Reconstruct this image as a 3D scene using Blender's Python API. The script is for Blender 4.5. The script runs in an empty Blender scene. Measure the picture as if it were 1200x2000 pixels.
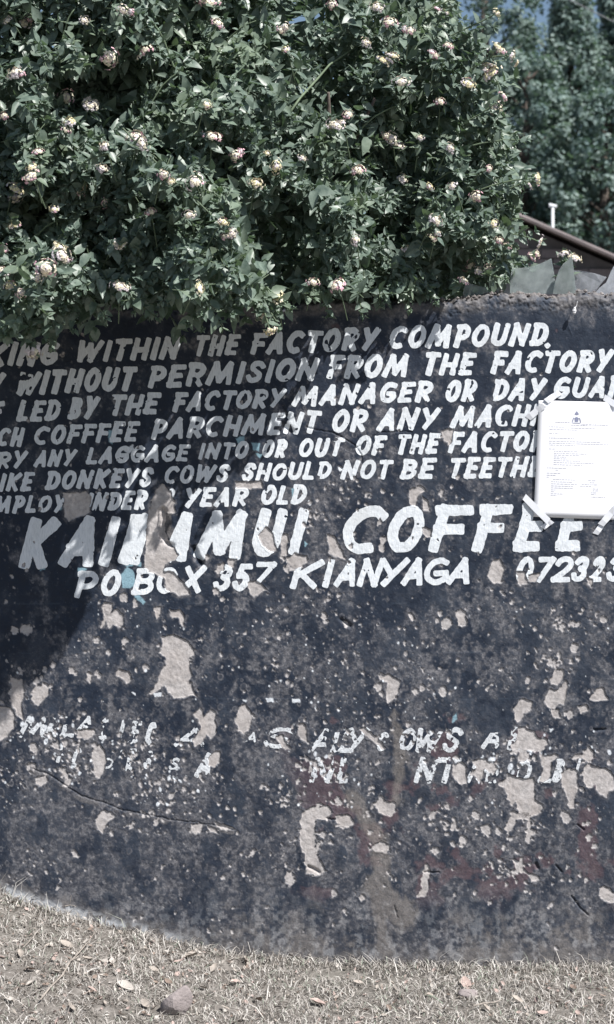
import bpy, math, random
import numpy as np
from mathutils import Vector, Matrix
random.seed(7)
RNG = np.random.default_rng(7)
D = bpy.data
SC = bpy.context.scene
COL = SC.collection
R = math.radians

# ------------------------------------------------------------------ camera, sky, sun, exposure
S = 0.0013                 # metres per photo pixel on the wall's face (y = 0)
CD, CH = 4.5, 1.45         # camera distance and height
cam = D.cameras.new('camera'); camo = D.objects.new('camera', cam); COL.objects.link(camo)
camo.location = (0, -CD, CH); camo.rotation_euler = (R(90), 0, 0)
cam.sensor_fit = 'VERTICAL'; cam.sensor_height = 36; cam.sensor_width = 21.6
cam.lens = 36 * CD / (2000 * S)
cam.shift_y = ((1890 - 1000) * S - CH) / (2000 * S)
cam.clip_start = 0.05; cam.clip_end = 3000
cam.dof.use_dof = True; cam.dof.focus_distance = CD; cam.dof.aperture_fstop = 7.0
SC.camera = camo

SUNV = Vector((0.45, -0.40, 0.80)).normalized()      # towards the sun
elev = math.asin(SUNV.z)
w = D.worlds.new('World'); SC.world = w; w.use_nodes = True
nt = w.node_tree; nt.nodes.clear()
sky = nt.nodes.new('ShaderNodeTexSky'); sky.sky_type = 'NISHITA'; sky.sun_disc = False
sky.sun_elevation = elev; sky.sun_rotation = math.atan2(SUNV.x, SUNV.y)
sky.air_density = 1.0; sky.dust_density = 1.2; sky.ozone_density = 1.5
bg = nt.nodes.new('ShaderNodeBackground'); bg.inputs[1].default_value = 0.062
ow = nt.nodes.new('ShaderNodeOutputWorld')
nt.links.new(sky.outputs[0], bg.inputs[0]); nt.links.new(bg.outputs[0], ow.inputs[0])
sl = D.lights.new('sun', 'SUN'); sl.energy = 4.8; sl.angle = R(0.5); sl.color = (1.0, 0.965, 0.93)
so = D.objects.new('sun', sl); COL.objects.link(so)
so.rotation_euler = SUNV.to_track_quat('Z', 'Y').to_euler(); so.location = (3, -3, 6)
SC.view_settings.view_transform = 'Standard'; SC.view_settings.look = 'None'
SC.view_settings.gamma = 1; SC.view_settings.use_curve_mapping = False
SC.view_settings.exposure = 0.66
SC.cycles.max_bounces = 6; SC.cycles.transparent_max_bounces = 12
SC.cycles.diffuse_bounces = 3

# ------------------------------------------------------------------ helpers
def W(px, py, y=0.0):
    """photo pixel at depth y -> point in the place"""
    k = (CD + y) / CD
    return Vector(((px - 600) * S * k, y, CH + ((1890 - py) * S - CH) * k))

def tag(o, label=None, cat=None, group=None, kind=None):
    if label: o['label'] = label
    if cat: o['category'] = cat
    if group: o['group'] = group
    if kind: o['kind'] = kind
    return o

def empty(name, loc=(0, 0, 0)):
    o = D.objects.new(name, None); COL.objects.link(o); o.location = loc; o.empty_display_size = 0.05
    return o

def link(name, me, parent=None, mw=None):
    o = D.objects.new(name, me); COL.objects.link(o)
    if parent is not None:
        o.parent = parent
        if parent.type == 'EMPTY' or True:
            o.matrix_parent_inverse = Matrix.Translation(parent.location).inverted() if parent.parent is None else (parent.parent.matrix_basis).inverted()
    if mw is not None: o.matrix_basis = mw
    return o

def npmesh(name, verts, faces=None, loops=None, starts=None, mats=(), smooth=False, midx=None):
    """faces: (n,k) array, or loops + starts"""
    me = D.meshes.new(name)
    verts = np.asarray(verts, dtype=np.float32).reshape(-1, 3)
    if faces is not None:
        faces = np.asarray(faces, dtype=np.int32); k = faces.shape[1]
        loops = faces.ravel(); starts = np.arange(len(faces), dtype=np.int32) * k
    me.vertices.add(len(verts)); me.vertices.foreach_set('co', verts.ravel())
    me.loops.add(len(loops)); me.loops.foreach_set('vertex_index', np.asarray(loops, dtype=np.int32))
    me.polygons.add(len(starts)); me.polygons.foreach_set('loop_start', np.asarray(starts, dtype=np.int32))
    if midx is not None: me.polygons.foreach_set('material_index', np.asarray(midx, dtype=np.int32))
    me.update(calc_edges=True)
    if smooth: me.polygons.foreach_set('use_smooth', np.ones(len(starts), dtype=bool))
    for m in mats: me.materials.append(m)
    return me

class MB:
    """small polygon collector"""
    def __init__(s): s.v = []; s.f = []; s.m = []
    def add(s, vs, fs, mi=0):
        b = len(s.v); s.v += [tuple(v) for v in vs]
        for f in fs: s.f.append([b + i for i in f]); s.m.append(mi)
    def box(s, x0, x1, y0, y1, z0, z1, mi=0):
        s.add([(x0,y0,z0),(x1,y0,z0),(x1,y1,z0),(x0,y1,z0),(x0,y0,z1),(x1,y0,z1),(x1,y1,z1),(x0,y1,z1)],
              [(0,3,2,1),(4,5,6,7),(0,1,5,4),(1,2,6,5),(2,3,7,6),(3,0,4,7)], mi)
    def tube(s, pts, rads, n=6, cap=True, mi=0):
        pts = [Vector(p) for p in pts]
        if not hasattr(rads, '__len__'): rads = [rads] * len(pts)
        vs = []; up = Vector((0.13, 0.31, 0.94))
        for i, p in enumerate(pts):
            t = (pts[min(i+1, len(pts)-1)] - pts[max(i-1, 0)]).normalized()
            a = t.cross(up)
            if a.length < 0.1: a = t.cross(Vector((1, 0, 0)))
            a.normalize(); b = t.cross(a)
            for k in range(n):
                an = 2 * math.pi * k / n
                vs.append(p + (a * math.cos(an) + b * math.sin(an)) * rads[i])
        fs = []
        for i in range(len(pts) - 1):
            for k in range(n):
                fs.append((i*n + k, i*n + (k+1) % n, (i+1)*n + (k+1) % n, (i+1)*n + k))
        if cap: fs.append(tuple(range(n))[::-1]); fs.append(tuple((len(pts)-1)*n + k for k in range(n)))
        s.add(vs, fs, mi)
    def prism(s, poly, d, mi=0):
        """poly of 3-D points extruded by vector d"""
        n = len(poly); d = Vector(d)
        vs = [Vector(p) for p in poly] + [Vector(p) + d for p in poly]
        fs = [tuple(range(n)), tuple(range(2*n-1, n-1, -1))] + [(i, i+n, (i+1) % n + n, (i+1) % n) for i in range(n)]
        s.add(vs, fs, mi)
    def mesh(s, name, mats, smooth=False):
        me = D.meshes.new(name); me.from_pydata(s.v, [], s.f)
        me.polygons.foreach_set('material_index', s.m)
        if smooth: me.polygons.foreach_set('use_smooth', [True] * len(s.f))
        for m in (mats if isinstance(mats, (list, tuple)) else [mats]): me.materials.append(m)
        me.update(); return me

# numpy noise ------------------------------------------------------
def _vn(x, y, seed):
    xi = np.floor(x).astype(np.int64); yi = np.floor(y).astype(np.int64)
    fx = (x - xi).astype(np.float32); fy = (y - yi).astype(np.float32)
    fx = fx*fx*(3-2*fx); fy = fy*fy*(3-2*fy)
    t = np.random.default_rng(seed).random((256, 256)).astype(np.float32)
    a = t[yi & 255, xi & 255]; b = t[yi & 255, (xi+1) & 255]
    c = t[(yi+1) & 255, xi & 255]; d = t[(yi+1) & 255, (xi+1) & 255]
    return (a + (b-a)*fx) * (1-fy) + (c + (d-c)*fx) * fy
def fbm(x, y, scale, seed, octs=4, gain=0.5):
    s = 0; a = 1; n = 0; f = 1.0 / scale
    for o in range(octs):
        s = s + a * _vn(x*f + 17.3*o, y*f + 9.1*o, seed + o); n += a; a *= gain; f *= 2.03
    return s / n
def sstep(a, b, x):
    t = np.clip((x - a) / (b - a), 0, 1); return t*t*(3-2*t)

# node material helpers -------------------------------------------
class NM:
    def __init__(s, name):
        s.m = D.materials.new(name); s.m.use_nodes = True; s.t = s.m.node_tree; s.t.nodes.clear()
        s.out = s.t.nodes.new('ShaderNodeOutputMaterial'); s.p = s.t.nodes.new('ShaderNodeBsdfPrincipled')
        s.t.links.new(s.p.outputs[0], s.out.inputs[0])
    def n(s, typ, **kw):
        nd = s.t.nodes.new(typ)
        for k, v in kw.items(): setattr(nd, k, v)
        return nd
    def l(s, a, b): s.t.links.new(a, b)
    def noise(s, scale, detail=4, rough=0.55, coord='Object', vec=None, dist=0):
        nd = s.n('ShaderNodeTexNoise'); nd.inputs['Scale'].default_value = scale
        nd.inputs['Detail'].default_value = detail; nd.inputs['Roughness'].default_value = rough
        nd.inputs['Distortion'].default_value = dist
        if vec is None:
            if coord == 'World': vec = s.n('ShaderNodeNewGeometry').outputs['Position']
            else: vec = s.n('ShaderNodeTexCoord').outputs[coord]
        s.l(vec, nd.inputs['Vector']); return nd.outputs['Fac']
    def ramp(s, fac, stops, interp='LINEAR'):
        nd = s.n('ShaderNodeValToRGB'); cr = nd.color_ramp; cr.interpolation = interp
        while len(cr.elements) < len(stops): cr.elements.new(0.5)
        for e, (p, c) in zip(cr.elements, stops):
            e.position = p; e.color = (*c, 1) if len(c) == 3 else c
        s.l(fac, nd.inputs[0]); return nd.outputs[0]
    def rng(s, fac, a, b, c=0.0, d=1.0):
        nd = s.n('ShaderNodeMapRange'); s.l(fac, nd.inputs[0])
        for i, v in enumerate((a, b, c, d)): nd.inputs[i+1].default_value = v
        return nd.outputs[0]
    def mix(s, fac, a, b, blend='MIX'):
        nd = s.n('ShaderNodeMix', data_type='RGBA', blend_type=blend)
        for sock, v in ((nd.inputs[0], fac), (nd.inputs[6], a), (nd.inputs[7], b)):
            if isinstance(v, (int, float)): sock.default_value = v
            elif isinstance(v, tuple): sock.default_value = (*v, 1)
            else: s.l(v, sock)
        return nd.outputs[2]
    def math(s, op, a, b=0.0):
        nd = s.n('ShaderNodeMath', operation=op)
        for sock, v in ((nd.inputs[0], a), (nd.inputs[1], b)):
            if isinstance(v, (int, float)): sock.default_value = v
            else: s.l(v, sock)
        return nd.outputs[0]
    def bump(s, h, strength, dist):
        nd = s.n('ShaderNodeBump'); nd.inputs['Strength'].default_value = strength
        nd.inputs['Distance'].default_value = dist; s.l(h, nd.inputs['Height'])
        s.l(nd.outputs[0], s.p.inputs['Normal']); return nd
    def base(s, c):
        if isinstance(c, tuple): s.p.inputs['Base Color'].default_value = (*c, 1)
        else: s.l(c, s.p.inputs['Base Color'])
    def rough(s, v, spec=0.5):
        if isinstance(v, (int, float)): s.p.inputs['Roughness'].default_value = v
        else: s.l(v, s.p.inputs['Roughness'])
        s.p.inputs['Specular IOR Level'].default_value = spec

def simple(name, c, r=0.7, spec=0.3, var=0.25, scale=30, bump=0.0, coord='World'):
    k = NM(name)
    f = k.noise(scale, 4, coord=coord)
    k.base(k.ramp(f, [(0.3, tuple(x*(1-var) for x in c)), (0.7, tuple(min(1, x*(1+var)) for x in c))]))
    k.rough(r, spec)
    if bump: k.bump(k.noise(scale*4, 3, coord=coord), bump, 0.004)
    return k.m

# ------------------------------------------------------------------ materials
def wall_mat():
    k = NM('old_painted_plaster')
    a1 = k.n('ShaderNodeVertexColor', layer_name='paint_wear'); a2 = k.n('ShaderNodeVertexColor', layer_name='stains')
    s1 = k.n('ShaderNodeSeparateColor'); k.l(a1.outputs[0], s1.inputs[0])
    s2 = k.n('ShaderNodeSeparateColor'); k.l(a2.outputs[0], s2.inputs[0])
    plaster, grey, maroon, blue = s1.outputs[0], s1.outputs[1], s1.outputs[2], a1.outputs[1]
    dirt, white, fade = s2.outputs[0], s2.outputs[1], s2.outputs[2]
    fine = k.noise(260, 5, 0.65); mid = k.noise(45, 5, 0.6); big = k.noise(5, 4)
    black = k.ramp(mid, [(0.30, (0.0070, 0.0125, 0.0255)), (0.62, (0.0120, 0.0205, 0.038)), (0.8, (0.027, 0.039, 0.062))])
    faded = k.ramp(fine, [(0.3, (0.025, 0.037, 0.058)), (0.75, (0.055, 0.072, 0.098))])
    c = k.mix(fade, black, faded)
    g = k.ramp(k.noise(95, 6, 0.62), [(0.30, (0.048, 0.050, 0.059)), (0.5, (0.125, 0.125, 0.137)), (0.70, (0.25, 0.246, 0.255))])
    gm = k.math('MULTIPLY', grey, k.rng(fine, 0.34, 0.60, 0.55, 1.0))
    c = k.mix(gm, c, g)
    c = k.mix(k.math('MULTIPLY', maroon, k.rng(fine, 0.3, 0.55, 0.4, 0.95)), c, k.ramp(mid, [(0.3, (0.060, 0.040, 0.050)), (0.7, (0.115, 0.078, 0.088))]))
    d = k.ramp(mid, [(0.3, (0.13, 0.118, 0.11)), (0.7, (0.24, 0.22, 0.205))])
    c = k.mix(k.math('MULTIPLY', dirt, k.rng(fine, 0.3, 0.6, 0.45, 1.0)), c, d)
    pl = k.ramp(k.noise(120, 5, 0.6), [(0.25, (0.25, 0.235, 0.235)), (0.5, (0.39, 0.37, 0.365)), (0.8, (0.50, 0.485, 0.48))])
    c = k.mix(plaster, c, pl)
    c = k.mix(blue, c, k.ramp(fine, [(0.3, (0.16, 0.27, 0.33)), (0.7, (0.27, 0.42, 0.49))]))
    c = k.mix(white, c, k.ramp(fine, [(0.3, (0.45, 0.48, 0.52)), (0.7, (0.72, 0.76, 0.80))]))
    k.base(c)
    k.rough(k.rng(mid, 0.3, 0.7, 0.5, 0.8), 0.35)
    h = k.math('ADD', k.math('MULTIPLY', fine, 0.6), k.noise(90, 5, 0.6))
    k.bump(h, 0.55, 0.0022)
    return k.m

def letter_mat():
    k = NM('white_brush_paint')
    tc = k.n('ShaderNodeTexCoord'); mp = k.n('ShaderNodeMapping'); k.l(tc.outputs['Object'], mp.inputs[0])
    mp.inputs['Rotation'].default_value = (0, R(-14), 0); mp.inputs['Scale'].default_value = (1, 1, 0.16)
    streak = k.noise(420, 4, 0.6, vec=mp.outputs[0]); crk = k.noise(130, 6, 0.7)
    c = k.ramp(streak, [(0.25, (0.50, 0.535, 0.57)), (0.5, (0.66, 0.70, 0.735)), (0.75, (0.76, 0.79, 0.82))])
    c = k.mix(k.rng(crk, 0.36, 0.27, 0, 0.55), c, (0.20, 0.22, 0.25))
    c = k.mix(k.rng(k.noise(11, 3), 0.55, 0.75, 0, 0.3), c, (0.50, 0.50, 0.47))
    k.base(c); k.rough(0.55, 0.35)
    k.bump(k.noise(200, 5, 0.6, dist=1.2), 0.5, 0.002)
    return k.m

M_WALL = wall_mat(); M_LET = letter_mat()
def ghost_mat():
    k = NM('worn_white_paint'); c = k.ramp(k.noise(170, 6, 0.7), [(0.34, (0.10, 0.11, 0.125)), (0.44, (0.52, 0.545, 0.57)), (0.66, (0.70, 0.73, 0.76))])
    k.base(c); k.rough(0.75, 0.25); k.bump(k.noise(260, 5, 0.6), 0.5, 0.002); return k.m
M_GHOST = ghost_mat()
def patch_mat():
    k = NM('bare_plaster')
    c = k.ramp(k.noise(120, 6, 0.62), [(0.25, (0.32, 0.300, 0.292)), (0.5, (0.45, 0.425, 0.415)), (0.8, (0.56, 0.535, 0.525))])
    c = k.mix(k.rng(k.noise(14, 3), 0.45, 0.7, 0, 0.5), c, (0.30, 0.262, 0.24)); c = k.mix(k.rng(k.noise(48, 6, 0.7), 0.50, 0.66, 0, 0.6), c, (0.22, 0.215, 0.22))
    c = k.mix(k.rng(k.noise(420, 2), 0.68, 0.74, 0, 0.6), c, (0.13, 0.13, 0.135))
    k.base(c); k.rough(0.85, 0.2); k.bump(k.noise(300, 6, 0.65), 0.5, 0.0018); return k.m
M_PATCH = patch_mat()

def leaf_mat(name, dark, light, trans=0.3, scale=28, rough=0.5, pale=None):
    k = NM(name)
    f = k.noise(scale, 3, 0.7, coord='World')
    c = k.ramp(f, [(0.32, dark), (0.66, light)])
    if pale: c = k.mix(k.rng(k.noise(6, 2, coord='World'), 0.5, 0.7, 0, 0.5), c, pale)
    k.base(c); k.rough(rough, 0.4)
    tr = k.n('ShaderNodeBsdfTranslucent'); k.l(k.mix(1.0, c, (1.0, 1.25, 0.65), 'MULTIPLY'), tr.inputs[0])
    ms = k.n('ShaderNodeMixShader'); ms.inputs[0].default_value = trans
    k.l(k.p.outputs[0], ms.inputs[1]); k.l(tr.outputs[0], ms.inputs[2]); k.l(ms.outputs[0], k.out.inputs[0])
    return k.m
M_LEAF = leaf_mat('lantana_leaf', (0.078, 0.116, 0.096), (0.195, 0.250, 0.205), 0.18, 45, 0.40, (0.215, 0.27, 0.17))
M_TREE = leaf_mat('tree_leaf', (0.095, 0.150, 0.150), (0.215, 0.285, 0.255), 0.2, 1.6, 0.6)
M_STEM = simple('green_stem', (0.12, 0.16, 0.10), 0.6, 0.3, 0.3, 40)
M_BARK = simple('bark', (0.10, 0.085, 0.075), 0.9, 0.1, 0.35, 20, 0.5)
M_BUD = simple('green_buds', (0.17, 0.25, 0.17), 0.45, 0.5, 0.25, 90)
M_CREAM = simple('cream_petals', (0.72, 0.66, 0.52), 0.6, 0.2, 0.12, 200)
M_YEL = simple('yellow_petals', (0.64, 0.58, 0.36), 0.6, 0.2, 0.15, 200)
M_PINK = simple('pink_petals', (0.66, 0.42, 0.47), 0.6, 0.2, 0.2, 200)
M_WHITE = simple('pale_petals', (0.68, 0.62, 0.64), 0.6, 0.2, 0.1, 200)

# ------------------------------------------------------------------ terrain
BX = np.array([-900, -300, -60, 0, 50, 100, 170, 230, 300, 370, 450, 550, 650, 800, 1200, 2500.])
BYP = np.array([1700, 1715, 1732, 1742, 1762, 1778, 1797, 1815, 1831, 1846, 1863, 1874, 1881, 1886, 1887, 1889.])
def base_z(x): return (1890 - np.interp(x / S + 600, BX, BYP)) * S
def terr(x, y):
    x = np.asarray(x, dtype=float); y = np.asarray(y, dtype=float)
    d = np.clip(-y, 0, None)
    z = base_z(x) * np.exp(-(d/1.6)**1.5)
    z = z + 0.020 * (fbm(x*100+500, y*100+500, 25, 91, 3) - 0.5) * np.clip(d*8, 0, 1)
    z = np.where(y > 0.1, 0.0, z)
    return z
def ground_at(px, py):
    lo, hi = -2.5, -0.001
    for _ in range(40):
        m = (lo + hi) / 2
        k = (CD + m) / CD; x = (px - 600) * S * k
        zr = CH + ((1890 - py) * S - CH) * k
        if zr > float(terr(x, m)): hi, lo = hi, lo; hi = m if zr < float(terr(x, m)) else hi; lo = lo if zr < float(terr(x, m)) else m
        else: hi = m
    y = (lo + hi) / 2; k = (CD + y) / CD; x = (px - 600) * S * k
    return Vector((x, y, float(terr(x, y))))

xs = np.concatenate([[-600, -80, -20, -6, -3.5], np.arange(-2.4, 2.41, 0.02), [3.5, 6, 20, 80, 600]])
ys = np.concatenate([[-300, -60, -15, -5, -3.2], np.arange(-2.2, 0.041, 0.02), [0.3, 1, 6, 20, 60, 200, 900]])
GX, GY = np.meshgrid(xs, ys); GZ = terr(GX, GY)
nx, ny = len(xs), len(ys)
ii = np.arange(nx*ny).reshape(ny, nx)
gk = NM('dry_soil')
c = gk.ramp(gk.noise(22, 6, 0.6), [(0.3, (0.11, 0.10, 0.09)), (0.55, (0.20, 0.185, 0.17)), (0.75, (0.33, 0.31, 0.285))])
c = gk.mix(gk.rng(gk.noise(3, 3), 0.45, 0.65, 0, 0.5), c, (0.17, 0.165, 0.145))
gk.base(c); gk.rough(0.95, 0.1); gk.bump(gk.noise(120, 6, 0.7), 0.8, 0.006)
me = npmesh('ground', np.stack([GX, GY, GZ], -1), np.stack([ii[:-1, :-1], ii[:-1, 1:], ii[1:, 1:], ii[1:, :-1]], -1).reshape(-1, 4), mats=[gk.m], smooth=True)
tag(link('ground', me), kind='structure')

# ------------------------------------------------------------------ the wall: grid of fields in photo pixels
DX = 1.6
gx = np.concatenate([np.arange(-1100, -40, 14), np.arange(-30, 1231, DX), np.arange(1240, 2300, 14)]).astype(np.float64)
gy = np.concatenate([np.arange(0, 1, 1/805.)])      # row parameter, 0 = top
NXg, NYg = len(gx), len(gy)
TOP = 579 + 9*(fbm(gx, gx*0, 60, 5, 4) - 0.5)*2 + 5*(fbm(gx, gx*0+9, 9, 15, 3) - 0.5)*2
TOP = TOP + np.interp(gx, [-300, 0, 500, 700, 780, 880, 960, 1200], [16, 14, 12, 8, 4, 6, 0, -2])
BOT = 1925.0
PX = np.repeat(gx[None, :], NYg, 0)
PY = TOP[None, :] + (BOT - TOP[None, :]) * gy[:, None]

sdP = np.full(PX.shape, -99., dtype=np.float32)
def win(x0, x1, y0, y1):
    a = np.searchsorted(gx, x0); b = np.searchsorted(gx, x1)
    r0 = int(max(0, (y0 - 595) / (BOT - 595) * NYg - 14)); r1 = int(min(NYg, (y1 - 570) / (BOT - 570) * NYg + 14))
    return slice(max(0, r0), max(0, r1)), slice(a, max(a, b))
def poly_sd(px, py, poly):
    P = np.asarray(poly, float); n = len(P); d = np.full(px.shape, 1e9); ins = np.zeros(px.shape, bool)
    for i in range(n):
        ax, ay = P[i]; bx, by = P[(i+1) % n]; ex, ey = bx-ax, by-ay
        t = np.clip(((px-ax)*ex + (py-ay)*ey) / (ex*ex + ey*ey + 1e-9), 0, 1)
        d = np.minimum(d, (px-ax-t*ex)**2 + (py-ay-t*ey)**2)
        cnd = ((ay > py) != (by > py)) & (px < (bx-ax)*(py-ay)/(by-ay+1e-12) + ax)
        ins ^= cnd
    return np.where(ins, 1, -1) * np.sqrt(d)
def stamp_poly(F, poly, pad=8):
    P = np.asarray(poly, float)
    w_ = win(P[:, 0].min()-pad, P[:, 0].max()+pad, P[:, 1].min()-pad, P[:, 1].max()+pad)
    F[w_] = np.maximum(F[w_], poly_sd(PX[w_], PY[w_], poly))
def stamp_ell(F, x, y, rx, ry, ang=0):
    r = max(rx, ry) + 5; w_ = win(x-r, x+r, y-r, y+r)
    dx = PX[w_]-x; dy = PY[w_]-y; ca, sa = math.cos(ang), math.sin(ang)
    u = (dx*ca + dy*sa)/rx; v = (-dx*sa + dy*ca)/ry
    F[w_] = np.maximum(F[w_], (1 - np.sqrt(u*u+v*v)) * min(rx, ry))

BIG = [  # bare plaster patches, traced
 [(316,1243),(340,1240),(362,1250),(375,1262),(382,1278),(372,1284),(371,1305),(375,1318),(369,1330),(376,1345),(386,1362),(372,1360),(355,1364),(340,1364),(328,1352),(322,1337),(305,1352),(288,1357),(300,1345),(308,1328),(318,1304),(325,1298),(322,1282),(310,1275),(317,1268)],
 [(0,1380),(22,1383),(29,1400),(27,1425),(12,1440),(0,1446),(-20,1440),(-20,1390)],
 [(62,1350),(70,1338),(92,1337),(96,1355),(85,1368),(75,1380),(64,1370)],
 [(22,1325),(42,1327),(48,1350),(43,1375),(46,1408),(36,1400),(28,1385),(20,1368),(24,1350)],
 [(200,1182),(206,1176),(219,1180),(218,1197),(228,1190),(240,1200),(243,1215),(236,1226),(222,1218),(214,1226),(208,1214),(198,1225),(203,1205)],
 [(380,1395),(392,1384),(400,1398),(412,1387),(420,1392),(422,1412),(423,1432),(412,1445),(404,1436),(395,1448),(382,1457),(376,1447),(393,1425),(388,1405)],
 [(468,1380),(480,1376),(492,1392),(491,1420),(478,1435),(466,1428),(460,1408)],
 [(178,1468),(195,1456),(208,1472),(206,1500),(195,1521),(186,1519),(182,1490)],
 [(305,955),(318,945),(335,960),(344,1000),(325,1003),(322,1040),(332,1058),(348,1085),(343,1095),(325,1103),(320,1116),(340,1118),(360,1140),(372,1160),(350,1163),(325,1150),(322,1130),(300,1120),(285,1108),(283,1085),(285,1050),(290,1000)],
 [(122,962),(170,962),(178,970),(175,1000),(165,1008),(135,1018),(128,1010),(125,985)],
 [(640,1044),(655,1050),(670,1083),(677,1095),(660,1088),(645,1080)],
 [(505,1045),(520,1028),(533,1042),(540,1075),(528,1080),(512,1064)],
 [(550,1042),(562,1045),(562,1085),(550,1085)],
 [(560,1088),(600,1085),(600,1098),(575,1114),(562,1097)],
 [(862,842),(885,838),(886,862),(877,868),(866,855)],
 [(800,957),(820,950),(832,958),(818,966),(812,986),(801,986)],
 [(824,968),(834,978),(840,1000),(830,996)],
 [(963,1095),(975,1093),(985,1110),(980,1140),(965,1140),(953,1125)],
 [(1010,1117),(1025,1118),(1030,1140),(1012,1141)],
 [(1031,1122),(1055,1120),(1048,1135),(1036,1136)],
 [(1146,1128),(1158,1132),(1156,1147),(1148,1140)],
 [(486,1138),(500,1133),(512,1142),(522,1152),(505,1160),(496,1166),(487,1158)],
 [(445,1090),(461,1094),(456,1109),(446,1103)],
 [(420,1115),(428,1103),(437,1100),(436,1113),(425,1122)],
 [(460,940),(511,940),(512,953),(460,953)],
 [(797,1197),(805,1198),(813,1210),(806,1216),(798,1207)],
 [(890,1195),(908,1199),(908,1214),(896,1222),(893,1208)],
 [(745,1325),(760,1318),(780,1330),(781,1338),(770,1365),(757,1373),(755,1350),(759,1336)],
 [(1075,1325),(1085,1307),(1100,1310),(1100,1328),(1090,1338),(1078,1335)],
 [(1065,1370),(1074,1345),(1086,1350),(1098,1340),(1104,1328),(1111,1330),(1106,1355),(1103,1378),(1092,1372),(1084,1386),(1070,1380)],
 [(1005,1385),(1015,1365),(1038,1370),(1040,1385),(1025,1395),(1022,1405),(1012,1415),(1005,1405)],
 [(1078,1385),(1092,1385),(1096,1403),(1086,1404),(1076,1396)],
 [(1128,1380),(1147,1378),(1148,1388),(1135,1392)],
 [(1153,1365),(1165,1345),(1178,1345),(1188,1366),(1160,1370)],
 [(1012,1420),(1025,1422),(1045,1428),(1050,1440),(1068,1442),(1073,1455),(1060,1466),(1045,1470),(1030,1465),(1015,1460),(1003,1467),(1000,1455),(1012,1446)],
 [(1010,1480),(1018,1470),(1034,1470),(1036,1480),(1022,1490),(1012,1486)],
 [(1058,1476),(1085,1473),(1091,1478),(1076,1488),(1078,1505),(1070,1526),(1052,1528),(1062,1500),(1055,1485)],
 [(975,1530),(1000,1517),(1022,1520),(1042,1519),(1046,1545),(1044,1562),(1062,1572),(1052,1592),(1030,1598),(1010,1592),(1008,1568),(1000,1572),(992,1560),(990,1548)],
 [(1000,1587),(1035,1583),(1040,1605),(1035,1620),(1049,1622),(1050,1629),(1038,1634),(1036,1652),(1031,1650),(1028,1630),(1021,1625),(1030,1617),(1025,1600),(1008,1602),(994,1633),(983,1620),(995,1600)],
 [(1095,1510),(1110,1503),(1128,1505),(1130,1540),(1122,1560),(1125,1580),(1115,1578),(1105,1550),(1095,1530)],
 [(1138,1508),(1150,1492),(1165,1497),(1185,1500),(1200,1515),(1212,1535),(1190,1545),(1185,1557),(1172,1550),(1165,1530),(1150,1538),(1140,1525)],
 [(1140,1472),(1150,1457),(1161,1467),(1160,1480),(1150,1489),(1140,1482),(1118,1483),(1120,1476)],
 [(590,1590),(605,1578),(640,1572),(652,1588),(640,1604),(620,1600),(618,1640),(625,1678),(641,1702),(625,1712),(600,1705),(594,1680),(584,1640)],
 [(655,1596),(670,1590),(685,1595),(690,1610),(675,1614),(658,1610)],
 [(728,1570),(745,1562),(772,1570),(776,1585),(765,1598),(745,1590)],
 [(727,1652),(745,1643),(762,1652),(765,1660),(755,1667),(730,1660)],
 [(826,1702),(834,1688),(841,1706),(838,1735),(830,1753),(812,1752),(824,1735)],
 [(1002,1680),(1012,1677),(1022,1688),(1031,1687),(1020,1706),(1010,1704)],
 [(1024,1702),(1055,1710),(1059,1720),(1043,1726)],
 [(1170,1735),(1180,1729),(1202,1745),(1201,1762),(1185,1763),(1172,1750)],
 [(195,1590),(205,1582),(226,1594),(207,1610),(202,1630),(190,1620),(188,1602)],
 [(152,1425),(185,1423),(188,1433),(172,1443),(150,1440)],
 [(70,1520),(92,1512),(96,1524),(80,1536),(70,1530)],
 [(118,1504),(130,1505),(140,1525),(133,1538),(122,1535),(130,1522)],
 [(58,1490),(70,1488),(72,1500),(66,1508)],
 [(407,1480),(420,1468),(430,1466),(429,1490),(420,1498),(408,1495)],
 [(300,1187),(315,1184),(313,1205),(306,1210)],
 [(332,1191),(352,1191),(361,1205),(358,1224),(350,1219),(352,1206),(332,1204)],
 [(580,1415),(594,1412),(600,1430),(600,1450),(590,1445),(584,1430)],
 [(700,1425),(712,1420),(740,1445),(755,1462),(746,1466),(740,1455)],
 [(885,1495),(900,1488),(912,1500),(912,1530),(898,1530),(885,1515)],
 [(920,1485),(945,1482),(962,1490),(972,1500),(960,1508),(948,1502),(946,1520),(935,1530),(928,1515),(930,1500)],
 [(375,1610),(400,1608),(392,1628),(381,1630),(376,1620)],
 [(560,1700),(572,1700),(578,1722),(566,1730),(556,1716)],
 [(420,1606),(456,1616),(462,1621),(440,1620),(424,1614)],
 [(404,1612),(420,1618),(427,1628),(412,1624)],
 [(700,1752),(712,1746),(716,1755),(706,1762)],
 [(1200,1600),(1232,1590),(1240,1640),(1210,1650)],
 [(540,1440),(552,1436),(562,1455),(572,1462),(558,1466),(548,1455)],
 [(226,1312),(233,1305),(252,1315),(258,1328),(248,1337),(240,1325),(228,1320)],
 [(170,1312),(180,1317),(176,1334),(170,1325)],
]
for p in BIG: stamp_poly(sdP, p)
sdBIG = sdP.copy()
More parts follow.
